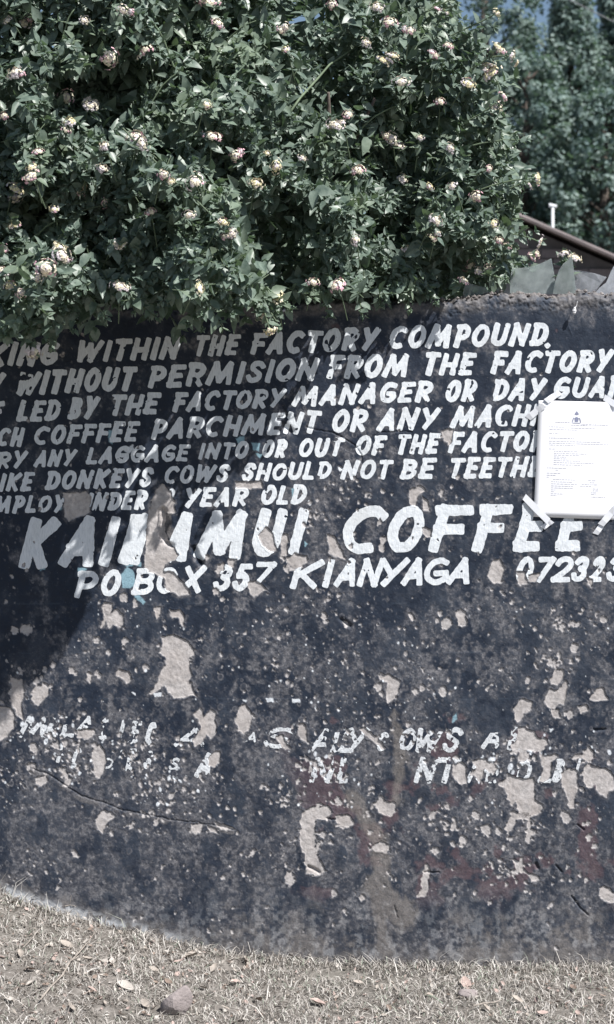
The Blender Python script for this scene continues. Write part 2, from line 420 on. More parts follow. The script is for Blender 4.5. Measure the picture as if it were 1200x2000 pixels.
for (x, y, r_) in [(749,1054,8),(746,1069,8),(834,1038,10),(421,1155,7),(634,1205,7),(637,1214,5),(873,1218,12),(860,1198,6),(854,1212,6),
                   (740,1342,8),(746,1355,6),(813,1350,8),(824,1344,6),(866,1351,9),(1122,1265,8),(1031,1330,6),(1180,1210,7),(1120,1218,5),
                   (1045,1228,5),(242,1166,9),(52,1231,11),(28,1232,7),(265,1178,5),(141,1310,7),(104,1300,5),(88,1308,6),(192,1318,7),(244,1252,8),
                   (1096,1225,6),(560,1190,5),(900,1200,9),(905,1215,8),(738,1490,5),(66,1460,10),(1085,1550,6),(920,1560,6),(652,1745,7),(1190,1490,5),
                   (1105,1395,5),(1115,1396,7),(930,1593,9),(905,1640,8),(950,1622,12),(975,1625,8),(1105,1596,12),(1150,1607,5),(1149,1637,5),(1162,1652,5),
                   (745,1322,6),(676,1220,6),(190,1250,7),(285,1303,6),(213,1276,6)]:
    stamp_ell(sdP, x, y, r_*random.uniform(.75, 1), r_*random.uniform(.9, 1.2), random.uniform(-.6, .6))

# pocks and chips, denser towards the lower wall
def dens(x, y):
    d = np.interp(y, [600, 700, 1160, 1200, 1380, 1420, 1560, 1640, 1760, 1880], [0.03, 0.05, 0.22, 0.62, 0.75, 1.0, 1.0, 0.7, 0.35, 0.15])
    cl = float(fbm(np.array([x]), np.array([y]), 70, 44, 3)[0])
    return d * max(0.0, (cl - 0.34) * 4.2)
ring = np.full(PX.shape, -99., np.float32); wspk = np.full(PX.shape, -99., np.float32)
cnt = 0
for _ in range(15000):
    x = random.uniform(-120, 1320); y = 600 + 1280 * random.random()
    if random.random() > dens(x, y): continue
    r_ = 0.9 + 2.9 * random.random()**4 + (3.0 * random.random()**2.5 if random.random() < 0.10 else 0)
    t = random.random()
    if y > 1250: r_ *= 1.15
    if t < 0.32: stamp_ell(sdP, x, y, r_*.75, r_*random.uniform(.8, 1.3), random.uniform(-.8, .8))
    elif t < 0.86: stamp_ell(ring, x, y, r_*1.3, r_*1.6, random.uniform(-.5, .5))
    elif 1170 < y < 1580: stamp_ell(wspk, x, y, r_*.5, r_*.6, 0)
    cnt += 1
# clustered chips where the lower wall is badly worn
for (cx, cy, rr, n, rmin, rmax) in [(620,1500,60,70,2,6),(960,1490,60,60,2,7),(1030,1470,50,50,2,7),(110,1430,90,70,2,7),(260,1470,90,60,2,5),
        (880,1610,110,90,2,7),(1000,1700,110,80,2,7),(720,1590,90,60,2,6),(560,1560,60,60,2,6),(620,1640,50,40,2,7),(1100,1220,60,60,2,5),
        (1080,1290,50,50,2,5),(70,1330,60,40,2,6),(370,1280,70,50,1.5,4),(690,960,110,60,1.5,5),(620,1010,40,50,1.5,4),(560,1110,50,30,2,5),(640,1170,70,40,1.5,4),
        (1000,1150,60,30,2,5),(340,1520,100,60,2,5),(1150,1480,60,30,2,6),(150,1500,80,50,2,6),(320,1570,90,40,2,6),(860,960,60,30,1.5,5)]:
    for _ in range(n):
        a = random.uniform(0, 6.28); q = abs(random.gauss(0, .5)) * rr
        x = cx + q*math.cos(a)*1.2; y = cy + q*math.sin(a)*.8; r_ = rmin + (rmax-rmin)*random.random()**2.2
        t = random.random()
        if t < 0.5: stamp_ell(sdP, x, y, r_*.8, r_*random.uniform(.8, 1.4), random.uniform(-.8, .8))
        elif t < 0.82: stamp_ell(ring, x, y, r_*1.2, r_*1.5, 0)
        elif 1390 < cy < 1560: stamp_ell(wspk, x, y, r_*.7, r_*1.1, random.uniform(-.6, .6))
n8 = fbm(PX, PY, 11, 21, 4) - 0.5; n3 = fbm(PX, PY, 4.5, 31, 3) - 0.5
edge = (7.0*n8 + 3.6*n3) * (1 + 1.6*np.exp(-((PX-620)/70)**2 - ((PY-1650)/90)**2) + .9*np.exp(-((PX-1050)/190)**2 - ((PY-1640)/120)**2))
sdPn = sdP + (edge * np.where(sdBIG > -6, 1.0, 0.42) + np.where(sdBIG > -6, 0, 5*n3)) * np.clip((sdP + 12)/8, 0.0, 1.0)
plaster = sstep(-0.7, 0.7, sdPn)
ringm = sstep(-0.9, 0.5, ring + n3*1.5) * (1 - 0.75*sstep(0.8, 2.2, ring))

# grey undercoat / scuffing
lowf = fbm(PX, PY, 85, 61, 5, 0.58); midf = fbm(PX, PY, 26, 71, 5, 0.62); vst = fbm(PX*2.6, PY*0.75, 40, 81, 5, 0.6)
Dg = np.interp(PY, [560, 600, 640, 760, 980, 1160, 1250, 1400, 1560, 1640, 1760, 1900], [0.12, 0.07, 0.0, 0.025, 0.03, 0.04, 0.04, 0.06, 0.14, 0.195, 0.205, 0.22])
Dg = Dg - 0.07*sstep(520, 300, PX)*sstep(1350, 1150, PY) - 0.05*sstep(900, 1100, PX)*sstep(1100, 900, PY)
Dg = Dg + 0.05*np.exp(-((PX-660)/120)**2 - ((PY-950)/60)**2) + 0.05*np.exp(-((PX-740)/160)**2 - ((PY-1300)/90)**2)
g2 = fbm(PX, PY, 9, 76, 4, 0.65); navy = fbm(PX*1.25, PY*0.8, 46, 301, 5, 0.6)
grey = sstep(0.47, 0.60, 0.26*lowf + 0.34*midf + 0.20*vst + 0.20*g2 + Dg)
grey = grey * (0.30 + 0.70*sstep(0.40, 0.62, g2)) * (1 - 0.85*sstep(0.52, 0.60, navy + 0.25*(g2-0.5)))
grey = np.clip(grey * (0.55 + 0.9*(n3 + 0.5)), 0, 1)
grey = np.maximum(grey, sstep(-10, -1, sdPn) * sstep(.38, .56, g2) * sstep(-14, -4, sdBIG) * .8)
fleck = fbm(PX, PY, 3.4, 101, 2)
grey = np.maximum(grey, sstep(0.80, 0.90, fleck + Dg*0.3) * 0.6)
grey = np.maximum(grey, ringm * 0.85)
ml = fbm(PX, PY, 60, 111, 4)
mwin = sstep(520, 640, PX) * sstep(1380, 1440, PY) * sstep(1790, 1720, PY)
maroon = sstep(0.625, 0.70, ml + 0.16*(midf-.5) + .08*(g2-.5)) * mwin * 0.85
for (x, y, rx, ry) in [(655,1560,30,45),(870,1465,40,40),(860,1540,30,16),(975,1670,14,22),(955,1700,20,16),(1065,1680,26,20),(1160,1705,20,30),(1070,1550,18,22),
                       (1040,1695,22,14),(650,1410,10,14),(885,1405,26,12),(1130,1665,22,12),(840,1580,30,18),(1115,1700,14,10),(655,630,14,22),(1085,640,8,12),(812,765,8,5),(800,792,20,5),(880,810,6,8)]:
    F = np.full(PX.shape, -99., np.float32); stamp_ell(F, x, y, rx*.8, ry*.8); maroon = np.maximum(maroon, sstep(-2, 3, F*.8 - 4 + 26*n8)*0.85)
bl = np.full(PX.shape, -99., np.float32)
for p in [[(236,1122),(248,1106),(258,1112),(263,1120),(265,1138),(255,1150),(240,1148)],[(78,1103),(89,1104),(87,1112),(79,1114)],[(152,1110),(168,1111),(166,1117),(153,1118)],
          [(262,1096),(275,1098),(275,1105),(263,1106)],[(262,1160),(272,1160),(284,1176),(280,1180),(266,1170)],[(236,1102),(250,1098),(262,1104),(250,1108)],
          [(460,856),(478,850),(480,866),(466,868)],[(492,865),(508,866),(506,882),(496,880)],[(500,885),(512,888),(508,895)],[(571,955),(576,956),(576,982),(571,980)],
          [(596,1058),(602,1062),(596,1068)],[(212,840),(222,842),(220,868),(212,862)],[(885,1400),(892,1392),(893,1405),(884,1412)],[(110,990),(120,988),(120,996),(111,997)]]:
    stamp_poly(bl, p)
blue = sstep(-0.8, 0.8, bl + 5*n8 + 2*n3)
# white paint remnants
wh = np.full(PX.shape, -99., np.float32)
for p in [[(520,1364),(535,1364),(535,1371),(521,1372)],[(570,1364),(585,1366),(588,1372),(572,1373)],[(300,1354),(316,1352),(315,1360),(302,1361)],[(470,1366),(484,1368),(480,1372)],
          [(257,1352),(266,1354),(264,1358)],[(1074,1424),(1082,1422),(1080,1428),(1075,1430)],[(660,912),(672,916),(664,922)],[(240,878),(260,868),(262,880),(250,886)],[(1186,558),(1200,560),(1190,566)]]:
    stamp_poly(wh, p)
white = np.maximum(sstep(-0.6, 0.6, wspk + n3*1.5), sstep(-0.6, 0.6, wh + 3*n3))
# pale lime fillet where the left of the wall meets the soil
bpy_ = np.interp(PX, BX, BYP)
fil = sstep(26, 8, bpy_ - PY + 24*(midf-0.5)) * sstep(400, 300, PX)
fil2 = sstep(44, 4, bpy_ - PY + 70*(midf-0.5)) * 0.75
white = np.maximum(white, fil * 0.62 * sstep(0.30, 0.48, midf))
dirt = sstep(0.47, 0.66, midf*0.45 + lowf*0.35 + g2*.2 + 0.13*sstep(1760, 1885, PY) - 0.03) * sstep(1690, 1860, PY) * 0.75
dirt = np.maximum(dirt, fil2*0.8)
white = np.maximum(white, 0.16*sstep(.50,.62, g2*.5+vst*.5)*sstep(1700,1860,PY))
for (pts, rr) in [([(690,1560),(715,1600),(745,1640),(745,1700),(735,1760),(745,1830),(760,1880)], 17), ([(770,1400),(785,1480),(775,1560)], 14), ([(330,985),(330,1040)], 8), ([(735,1735),(790,1790)], 26)]:
    F = np.full(PX.shape, -99., np.float32)
    for (ax, ay), (bx_, by_) in zip(pts[:-1], pts[1:]):
        n_ = 8
        for i in range(n_ + 1): stamp_ell(F, ax+(bx_-ax)*i/n_, ay+(by_-ay)*i/n_, rr, rr*1.3)
    dirt = np.maximum(dirt, sstep(-3, 8, F + 26*(vst-0.5) + 12*n8) * 0.75)
topband = sstep(34, 18, PY - TOP[None, :] + 22*(midf-0.5))
dirt = np.maximum(dirt, topband * 0.5 * sstep(0.3, 0.6, midf))
fade = np.clip(sstep(0.44, 0.70, lowf*0.4 + midf*0.35 + vst*.25 + 0.06*sstep(600, 1100, PX)) * 0.42 + topband*0.5, 0, 1)
# horizontal faint guide lines between rows
for yy in (1179, 1365, 938, 972, 1275):
    fade = np.maximum(fade, np.exp(-((PY - yy - 4*(lowf-.5))/1.2)**2) * (midf > 0.5) * 0.7)

# depth of the wall's face, metres towards the viewer
relief = 0.0050*(fbm(PX, PY, 170, 121, 3)-0.5) + 0.0026*(lowf-0.5) + 0.0018*(midf-0.5) + 0.0007*n3
dep = relief - 0.0024*plaster - 0.0007*grey + 0.0008*ringm - 0.0005*maroon
# pocks sit on small dimples; patches edge curls
dep = dep + 0.0009*np.exp(-((sdPn+2.0)/1.3)**2) * (sdBIG > -8)
def groove(pts, wdt, depth):
    global dep
    F = np.full(PX.shape, 99., np.float32)
    P = np.array(pts, float); w_ = win(P[:,0].min()-20, P[:,0].max()+20, P[:,1].min()-20, P[:,1].max()+20)
    x = PX[w_] + 7*n8[w_]; y = PY[w_] + 7*n8[w_]; d = np.full(x.shape, 1e9)
    for i in range(len(P)-1):
        ax, ay = P[i]; ex, ey = P[i+1]-P[i]
        t = np.clip(((x-ax)*ex+(y-ay)*ey)/(ex*ex+ey*ey), 0, 1); d = np.minimum(d, np.hypot(x-ax-t*ex, y-ay-t*ey))
    m = np.exp(-(d/wdt)**2); dep[w_] -= depth*m; return w_, m, d
CR = [(60,1500),(95,1512),(125,1532),(160,1555),(200,1566),(240,1583),(290,1591),(340,1602),(400,1608),(455,1620)]
w_, m_, d_ = groove(CR, 1.1, 0.0028)
w_, m_, d_ = groove([(x, y+6) for x, y in CR], 4, -0.0002)
grey[w_] = np.maximum(grey[w_], 0.75*sstep(8, 3, d_)*sstep(.35,.6,midf[w_])); dirt[w_] = np.maximum(dirt[w_], 0.30*sstep(7, 3, d_)*sstep(.4,.6,midf[w_]))
for pts, wd, dpt in [([(380,1072),(384,1085),(394,1100)], 4.5, 0.02), ([(318,998),(316,1030),(318,1052)], 6.5, 0.014), ([(326,1060),(336,1066)], 4, 0.012), ([(668,1210),(684,1222)], 4, 0.008),
                     ([(1130,1612),(1142,1622)], 1.6, 0.006), ([(1046,1685),(1052,1696)], 2.5, 0.008), ([(1086,1690),(1098,1704)], 1.6, 0.006), ([(1116,1750),(1135,1775),(1150,1788)], 1.5, 0.005),
                     ([(552,795),(560,812),(545,818)], 4, 0.006), ([(556,832),(568,842)], 6, 0.009), ([(602,1692),(622,1703)], 2.6, 0.009), ([(830,1704),(858,1704)], 1.3, 0.006), ([(638,1598),(656,1600)], 1.4,.004),
                     ([(600,835),(640,843),(662,850),(692,868),(704,884),(708,905)], 1.1, 0.003), ([(690,880),(740,845),(805,843)], 1.0, 0.0025), ([(1162,1425),(1182,1424)], 2.2, 0.006), ([(770,1768),(775,1790)], 1.5, 0.003),
                     ([(640,645),(656,638)], 1.3, 0.004), ([(1113,640),(1118,655)], 1.0, -0.0012), ([(795,1275),(822,1244)], 0.8, -0.001)]:
    groove(pts, wd, dpt)
# top edge rolls over, rough mortar
tt = PY - TOP[None, :]
dep = dep + topband * (0.010*(midf-0.35) + 0.004*n3) - 0.012*np.exp(-(tt/4.0)**2)

Y0 = -dep                                     # world y of the face (towards viewer is negative)
WX = (PX - 600) * S; WZ = (1890 - PY) * S
VP = np.stack([WX, Y0, WZ], -1)
# top and back rows
rows_top = []
for q, yb in enumerate([0.012, 0.03, 0.055, 0.085, 0.12, 0.155, 0.185, 0.2]):
    zt = WZ[0] + 0.012*(fbm(gx, gx*0+q*14, 12, 131, 3)-0.45) + 0.006*math.sin(q*1.3)
    rows_top.append(np.stack([WX[0], np.full(NXg, yb), zt], -1))
back = np.stack([WX[0], np.full(NXg, 0.2), np.full(NXg, -0.05)], -1)
ALL = np.concatenate([back[None], np.array(rows_top[::-1]), VP], 0)
ex = len(rows_top) + 1
idx = np.arange(ALL.shape[0]*NXg).reshape(ALL.shape[0], NXg)
faces = np.stack([idx[:-1, :-1], idx[1:, :-1], idx[1:, 1:], idx[:-1, 1:]], -1).reshape(-1, 4)
wm = npmesh('compound_wall', ALL, faces, mats=[M_WALL], smooth=True)
def colattr(me, name, r, g, b, a, extra):
    arr = np.stack([r, g, b, a], -1)
    arr = np.concatenate([np.repeat(np.array(extra, float)[None, None, :], NXg, 1).repeat(ex, 0), arr], 0)
    at = me.color_attributes.new(name, 'FLOAT_COLOR', 'POINT'); at.data.foreach_set('color', arr.astype(np.float32).ravel())
colattr(wm, 'paint_wear', plaster, grey, maroon, blue, (0, 0.8, 0, 0))
colattr(wm, 'stains', dirt, white, fade, np.ones_like(fade), (0.75, 0, 1, 1))
WALL = link('compound_wall', wm)
tag(WALL, 'black painted masonry wall with white hand lettering and flaking patches', 'wall')

# --- marching squares: contour a field on the wall grid into a mesh lying on the wall
def contour(name, F, w_, lift, mats, parent, depth=None):
    P = VP[w_].copy(); P[..., 1] = (Y0[w_] if depth is None else depth[w_]) - lift
    f = F; H_, W_ = f.shape; pos = f > 0
    if not pos.any(): return None
    c = np.arange(H_*W_).reshape(H_, W_)
    def cross(a, b, fa, fb): t = (fa/(fa-fb+1e-12))[..., None]; return a + (b-a)*np.clip(t, 0, 1)
    Hc = cross(P[:, :-1], P[:, 1:], f[:, :-1], f[:, 1:]); Vc = cross(P[:-1], P[1:], f[:-1], f[1:])
    hb = H_*W_; hi_ = hb + np.arange(H_*(W_-1)).reshape(H_, W_-1); vb = hb + H_*(W_-1); vi = vb + np.arange((H_-1)*W_).reshape(H_-1, W_)
    V = np.concatenate([P.reshape(-1, 3), Hc.reshape(-1, 3), Vc.reshape(-1, 3)])
    # corners ccw seen from the front: top-left, bottom-left, bottom-right, top-right
    cor = [c[:-1, :-1], c[1:, :-1], c[1:, 1:], c[:-1, 1:]]
    cp = [pos[:-1, :-1], pos[1:, :-1], pos[1:, 1:], pos[:-1, 1:]]
    edg = [vi[:, :-1], hi_[1:, :], vi[:, 1:], hi_[:-1, :]]
    code = cp[0]*1 + cp[1]*2 + cp[2]*4 + cp[3]*8
    loops, starts, off = [], [], 0
    for k in range(1, 16):
        sel = code == k
        if not sel.any(): continue
        tok = []
        for i in range(4):
            a, b = (k >> i) & 1, (k >> ((i+1) % 4)) & 1
            if a: tok.append(cor[i][sel])
            if a != b: tok.append(edg[i][sel])
        L = np.stack(tok, -1); n_ = L.shape[1]
        loops.append(L.ravel()); starts.append(off + np.arange(len(L))*n_); off += L.size
    loops = np.concatenate(loops); starts = np.concatenate(starts)
    u, inv = np.unique(loops, return_inverse=True)
    me = npmesh(name, V[u], loops=inv, starts=starts, mats=mats, smooth=True)
    return link(name, me, parent)

# plaster patches as parts, set back between the paint film and the recess
for p in BIG:
    P = np.array(p, float); pad = 9
    w_ = win(P[:,0].min()-pad, P[:,0].max()+pad, P[:,1].min()-pad, P[:,1].max()+pad)
    sd = poly_sd(PX[w_], PY[w_], p)
    F = np.minimum(sd + edge[w_] - 0.6, sdPn[w_] - 0.4)
    contour('plaster_patch', F, w_, 0.0004, [M_PATCH], WALL)

# ------------------------------------------------------------------ brush lettering
def arc(cx, cy, rx, ry, a0, a1, n=12):
    return [(cx + rx*math.cos(R(a0+(a1-a0)*i/n)), cy + ry*math.sin(R(a0+(a1-a0)*i/n))) for i in range(n+1)]
GL = {
 'A': [[(0,0),(.56,1)],[(.56,1),(.96,0)],[(.2,.3),(.84,.3)]],
 'B': [[(.12,0),(.12,1)],[(.05,1)]+arc(.5,.76,.38,.24,90,-90)+[(.15,.52)],[(.2,.52)]+arc(.55,.26,.42,.26,90,-90)+[(.05,0)]],
 'C': [arc(.58,.5,.56,.5,52,290,16)],
 'D': [[(.14,0),(.14,1)],[(.0,1)]+arc(.4,.5,.58,.5,90,-90)+[(.05,0)]],
 'E': [[(.1,0),(.14,1)],[(.05,1),(.98,1)],[(.1,.52),(.82,.52)],[(.05,0),(.95,0)]],
 'F': [[(.12,0),(.16,1)],[(.02,1),(1,1)],[(.1,.5),(.84,.5)]],
 'G': [arc(.55,.5,.54,.5,58,330,16)+[(.95,.42),(.5,.42)]],
 'H': [[(.06,0),(.06,1)],[(.94,0),(.94,1)],[(.06,.46),(.94,.46)]],
 'I': [[(.5,0),(.5,1)]],
 'K': [[(.08,0),(.08,1)],[(.98,1),(.14,.42)],[(.32,.5),(.9,0)]],
 'L': [[(.1,1),(.1,0)],[(.05,0),(.98,0)]],
 'M': [[(0,0),(.18,1)],[(.18,1),(.48,.12)],[(.48,.12),(.82,1)],[(.82,1),(.94,0)]],
 'N': [[(.04,0),(.1,1)],[(.1,1),(.84,0)],[(.84,0),(.95,1)]],
 'O': [arc(.5,.5,.5,.5,90,450,24)],
 'P': [[(.14,0),(.14,1)],[(.0,1)]+arc(.48,.70,.48,.30,90,-90)+[(.2,.40)]],
 'R': [[(.12,0),(.12,1)],[(.0,1)]+arc(.48,.73,.46,.27,90,-90)+[(.2,.46)],[(.35,.46),(.92,0)]],
 'S': [arc(.56,.75,.42,.25,20,180,8)+[(.2,.64),(.8,.42)]+arc(.46,.26,.44,.26,20,-170,8)],
 'T': [[(.5,0),(.5,1)],[(0,1),(1,1)]],
 'U': [[(.06,1),(.06,.35)]+arc(.5,.34,.44,.34,180,360,10)+[(.94,.35),(.94,1)]],
 'W': [[(.04,1),(.16,0)],[(.16,0),(.5,.85)],[(.5,.85),(.66,0)],[(.66,0),(.98,1)]],
 'X': [[(.08,1),(.92,0)],[(.95,1),(.05,0)]],
 'Y': [[(.04,1),(.46,.46)],[(.98,1),(.3,0)]],
 '.': [[(.3,.0),(.6,.02)]],
 '0': [arc(.5,.5,.5,.5,90,450,24)],
 '1': [[(.5,0),(.5,1)]],
 '2': [arc(.5,.72,.44,.28,170,-20,10)+[(.7,.42),(.02,0)],[(.02,0),(.98,0)]],
 '3': [arc(.5,.75,.4,.25,160,-80,8),arc(.48,.27,.44,.27,85,-165,10)],
 '5': [[(.95,1),(.25,1),(.15,.58)],[(.15,.58)]+arc(.45,.3,.48,.3,85,-165,10)],
 '7': [[(.05,1),(.98,1)],[(.98,1),(.3,0)]],
 '8': [arc(.5,.75,.38,.25,90,450,14),arc(.5,.25,.46,.25,90,450,14)],
}
WID = {'I': .42, '1': .42, 'M': 1.42, 'W': 1.42, 'E': .86, 'F': .86, 'L': .82, 'T': .92, '.': .3, 'S': .9, 'P': .9, 'B': .92, 'N': 1.08}
def draw_letter(F, w0, ch, x0, x1, base, top, sw, slant=0.21, fit=False):
    """F: field over window w0; raises it by this letter's strokes"""
    h = base - top; hw = sw/2.0
    a = np.searchsorted(gx, x0 - 6) - w0[1].start; b = np.searchsorted(gx, x1 + 6) - w0[1].start
    a = max(a, 0); b = min(b, F.shape[1])
    if b <= a: return
    px = PX[w0][:, a:b]; py = PY[w0][:, a:b]
    rsel = (py.min(1) > top - 30) & (py.max(1) < base + 30)
    if not rsel.any(): return
    r0 = np.argmax(rsel); r1 = len(rsel) - np.argmax(rsel[::-1]); px = px[r0:r1]; py = py[r0:r1]
    k = slant*h; uw = max((x1 - x0) - k - 2*hw*1.02, 0.5)
    jr = random.Random(int(x0*7 + base*3)); m0 = 0.0
    if fit:
        P_ = [p for st in GL[ch] for p in st]; want = (x1 - x0) - 2*hw; lo, hi = 0.5, 200.0
        for _ in range(30):
            uw = (lo+hi)/2; X_ = [u*uw + v*k for u, v in P_]
            if max(X_) - min(X_) > want: hi = uw
            else: lo = uw
        m0 = min(X_); 
    def M(u, v):
        return x0 + hw*1.02 + u*uw + v*k - m0, base - hw - v*(h - 2*hw)
    out = np.full(px.shape, -99.)
    wob = 1.6*n8[w0][r0:r1, a:b] * hw/6
    for st in GL[ch]:
        pts = [M(u + jr.uniform(-.012, .012), v + jr.uniform(-.015, .015)) for u, v in st]
        h1 = hw * jr.uniform(.92, 1.08); h2 = hw * jr.uniform(.86, 1.06); nseg = len(pts)-1
        for i in range(nseg):
            (ax, ay), (bx_, by_) = pts[i], pts[i+1]; ex_, ey_ = bx_-ax, by_-ay; L = math.hypot(ex_, ey_) + 1e-6
            ex_ /= L; ey_ /= L
            s_ = (px-ax)*ex_ + (py-ay)*ey_; n_ = (px-ax)*-ey_ + (py-ay)*ex_
            t = np.clip(s_, 0, L); o = np.abs(s_ - t); hh = h1 + (h2-h1)*((i + t/L)/nseg)
            endy = (nseg == 1) or (i == 0 and True) or (i == nseg-1)
            q = 5.0 if nseg == 1 else (3.5 if endy else 2.0)
            dd = (o**q + np.abs(n_)**q)**(1/q)
            out = np.maximum(out, hh - dd)
    out += wob
    F[r0:r1, a:b] = np.maximum(F[r0:r1, a:b], out)

def layout(text, x0, x1, ratio_gap=0.03, h=44, slant=.21):
    """letter boxes across a word"""
    ws = [WID.get(c, 1.0) for c in text]; k = slant*h
    tot = sum(ws); gap = 0.09
    unit = (x1 - x0 - k) / (tot + gap*(len(text)-1))
    x = x0; out = []
    for c, w0 in zip(text, ws):
        out.append((c, x, x + unit*w0 + k)); x += unit*(w0 + gap)
    return out

def text_line(label, words, swr=0.245, wear=0.0, bites=1.0, nm='painted_text_line'):
    L = []
    for wd in words:
        t, x0, x1, b0, b1, t0, t1 = wd
        for (c, a, b) in layout(t, x0, x1, h=b0-t0):
            f = ((a+b)/2 - x0) / max(1, x1-x0)
            bs = b0 + (b1-b0)*f + random.uniform(-.8, .8); tp = t0 + (t1-t0)*f + random.uniform(-1.2, 1.2)
            if c == '.': tp = bs - (b0-t0)
            L.append((c, a, b, bs, tp))
    xa = min(l[1] for l in L)-8; xb = max(l[2] for l in L)+8; ya = min(l[4] for l in L)-8; yb = max(l[3] for l in L)+8
    w0 = win(xa, xb, ya, yb); F = np.full(PX[w0].shape, -99.)
    for (c, a, b, bs, tp) in L: draw_letter(F, w0, c, a, b, bs, tp, (bs-tp)*swr)
    F = F + 0.9*n3[w0]
    # flaking: bites where the plaster is bare or the film has lifted
    lim = -sdPn[w0] * 1.0 - 0.3
    pit = (0.825 - wear - fbm(PX[w0], PY[w0], 7, 141, 3)) * 14
    pit2 = (0.785 - wear*1.1 - fbm(PX[w0], PY[w0], 20, 151, 4)) * 22
    F = np.minimum(np.minimum(F, lim), np.minimum(pit, pit2))
    o = contour(nm, F, w0, 0.0005, [M_LET], WALL)
    if o: o['label'] = label
    return o

text_line('first and topmost line of white lettering, ending in COMPOUND', [('KING',-27,121,717,713,668,666),('WITHIN',145,358,710,701,667,656),('THE',375,472,698,694,655,651),('FACTORY',487,744,694,684,650,638),('COMPOUND',756,1077,682,675,636,629),('.',1064,1084,680,680,640,640)])
text_line('second line of white lettering, WITHOUT PERMISION FROM THE FACTORY', [('Y',-32,12,776,775,728,727),('WITHOUT',28,270,773,763,726,714),('PERMISION',286,627,760,742,714,697),('FROM',636,806,741,736,694,690),('THE',822,933,735,732,689,687),('FACTORY',956,1201,731,727,686,682)])
text_line('third line of white lettering, ending in DAY GUARD', [('E',-18,10,826,826,784,784),('LED',31,124,824,821,782,779),('BY',131,197,820,818,776,774),('THE',210,316,815,807,770,767),('FACTORY',335,561,807,795,767,756),('MANAGER',571,851,795,785,754,743),('OR',867,937,786,785,742,741),('DAY',958,1070,784,782,740,739),('GUARD',1078,1262,780,775,737,733)])
text_line('fourth line of white lettering, COFFFEE PARCHMENT OR ANY MACHINE', [('ACH',-34,51,873,872,835,834),('COFFFEE',64,275,870,862,833,821),('PARCHMENT',293,630,860,845,819,801),('OR',645,724,845,844,799,798),('ANY',736,862,843,839,798,795),('MACHI',880,1056,837,831,792,789)], .235)
text_line('fifth line of white lettering, ANY LAGGAGE INTO OR OUT OF THE FACTORY', [('RRY',-38,56,916,914,883,881),('ANY',66,152,913,910,879,876),('LAGGAGE',167,374,908,900,873,866),('INTO',386,490,899,896,866,861),('OR',510,565,895,893,860,858),('OUT',581,675,894,891,856,853),('OF',692,757,890,889,852,849),('THE',770,863,888,886,848,846),('FACTOR',873,1072,885,882,844,840)], .24)
text_line('sixth line of white lettering, DONKEYS COWS SHOULD NOT BE TEETHERED', [('LIKE',-28,70,962,959,925,922),('DONKEYS',87,303,957,951,921,913),('COWS',318,453,946,942,910,906),('SHOULD',470,652,941,936,905,901),('NOT',664,770,938,936,899,897),('BE',779,855,936,935,896,894),('TEETHE',873,1066,936,931,894,890)], .24)
text_line('seventh line of white lettering, UNDER 18 YEAR OLD', [('EMPLOY',-42,134,1004,1001,970,965),('UNDER',152,293,1000,995,963,957),('8',320,345,990,990,954,954),('YEAR',356,490,992,988,953,950),('OLD',507,604,987,984,948,946),('.',600,615,987,987,950,950)], .24)
def explicit(label, lets, swr, wear=0.0):
    xa = min(l[1] for l in lets)-8; xb = max(l[2] for l in lets)+8; ya = min(l[4] for l in lets)-8; yb = max(l[3] for l in lets)+8
    w0 = win(xa, xb, ya, yb); F = np.full(PX[w0].shape, -99.)
    for (c, a, b, bs, tp) in lets: draw_letter(F, w0, c, a, b, bs, tp, (bs-tp)*swr, fit=(c not in 'I1'))
    F = F + 1.1*n3[w0]
    lim = -sdPn[w0] - 0.3
    pit = (0.86 - wear - fbm(PX[w0], PY[w0], 7, 141, 3)) * 14
    pit2 = (0.84 - wear*1.2 - fbm(PX[w0], PY[w0], 16, 171, 4)) * 20
    o = contour('painted_text_line', np.minimum(np.minimum(F, lim), np.minimum(pit, pit2)), w0, 0.0005, [M_GHOST if wear > 0 else M_LET], WALL)
    if o: o['label'] = label
explicit('largest white letters on the wall, KAINAMUI COFFEE', [('K',37,116,1112,1012),('A',114,185,1109,1009),('I',193,236,1105,1006),('N',232,297,1103,1004),('A',318,375,1097,1001),('M',380,482,1093,996),('U',493,563,1088,993),('I',563,604,1084,992),
   ('C',669,757,1083,988),('O',757,830,1081,987),('F',837,926,1080,986),('F',922,1003,1079,984),('E',1001,1076,1077,983),('E',1083,1154,1077,982)], .23)
explicit('white lettering under the big name, P O BOX 357 KIANYAGA and a phone number', [('P',146,193,1168,1115),('O',198,237,1165,1113),('B',256,303,1162,1110),('O',305,348,1160,1107),('X',350,404,1158,1105),('3',416,455,1156,1102),('5',454,495,1155,1100),('7',500,541,1142,1097),
   ('K',567,634,1150,1093),('I',627,657,1148,1092),('A',652,694,1147,1091),('N',697,753,1146,1090),('Y',744,800,1145,1090),('A',783,825,1144,1089),('G',828,878,1143,1089),('A',872,917,1142,1088),
   ('0',1008,1044,1140,1087),('7',1048,1086,1138,1087),('2',1076,1121,1137,1086),('3',1115,1151,1137,1086),('2',1150,1183,1137,1086),('3',1184,1220,1136,1086)], .215)
explicit('upper row of half flaked white lettering low on the wall', [('M',36,90,1440,1398),('A',84,112,1440,1398),('L',117,145,1441,1400),('A',150,180,1430,1398),('C',192,220,1446,1400),('I',229,248,1444,1406),('E',250,278,1452,1408),('C',284,306,1455,1410),
   ('A',603,646,1470,1422),('L',645,668,1470,1424),('L',662,690,1470,1424),('Y',680,722,1470,1422),('C',736,760,1468,1430),('O',780,813,1468,1422),('W',812,868,1470,1422),('S',864,905,1470,1420),('A',940,975,1462,1420),('R',990,1015,1465,1420),('A',480,500,1450,1430),('S',515,575,1462,1420),('A',340,400,1458,1420)], .20, 0.19)
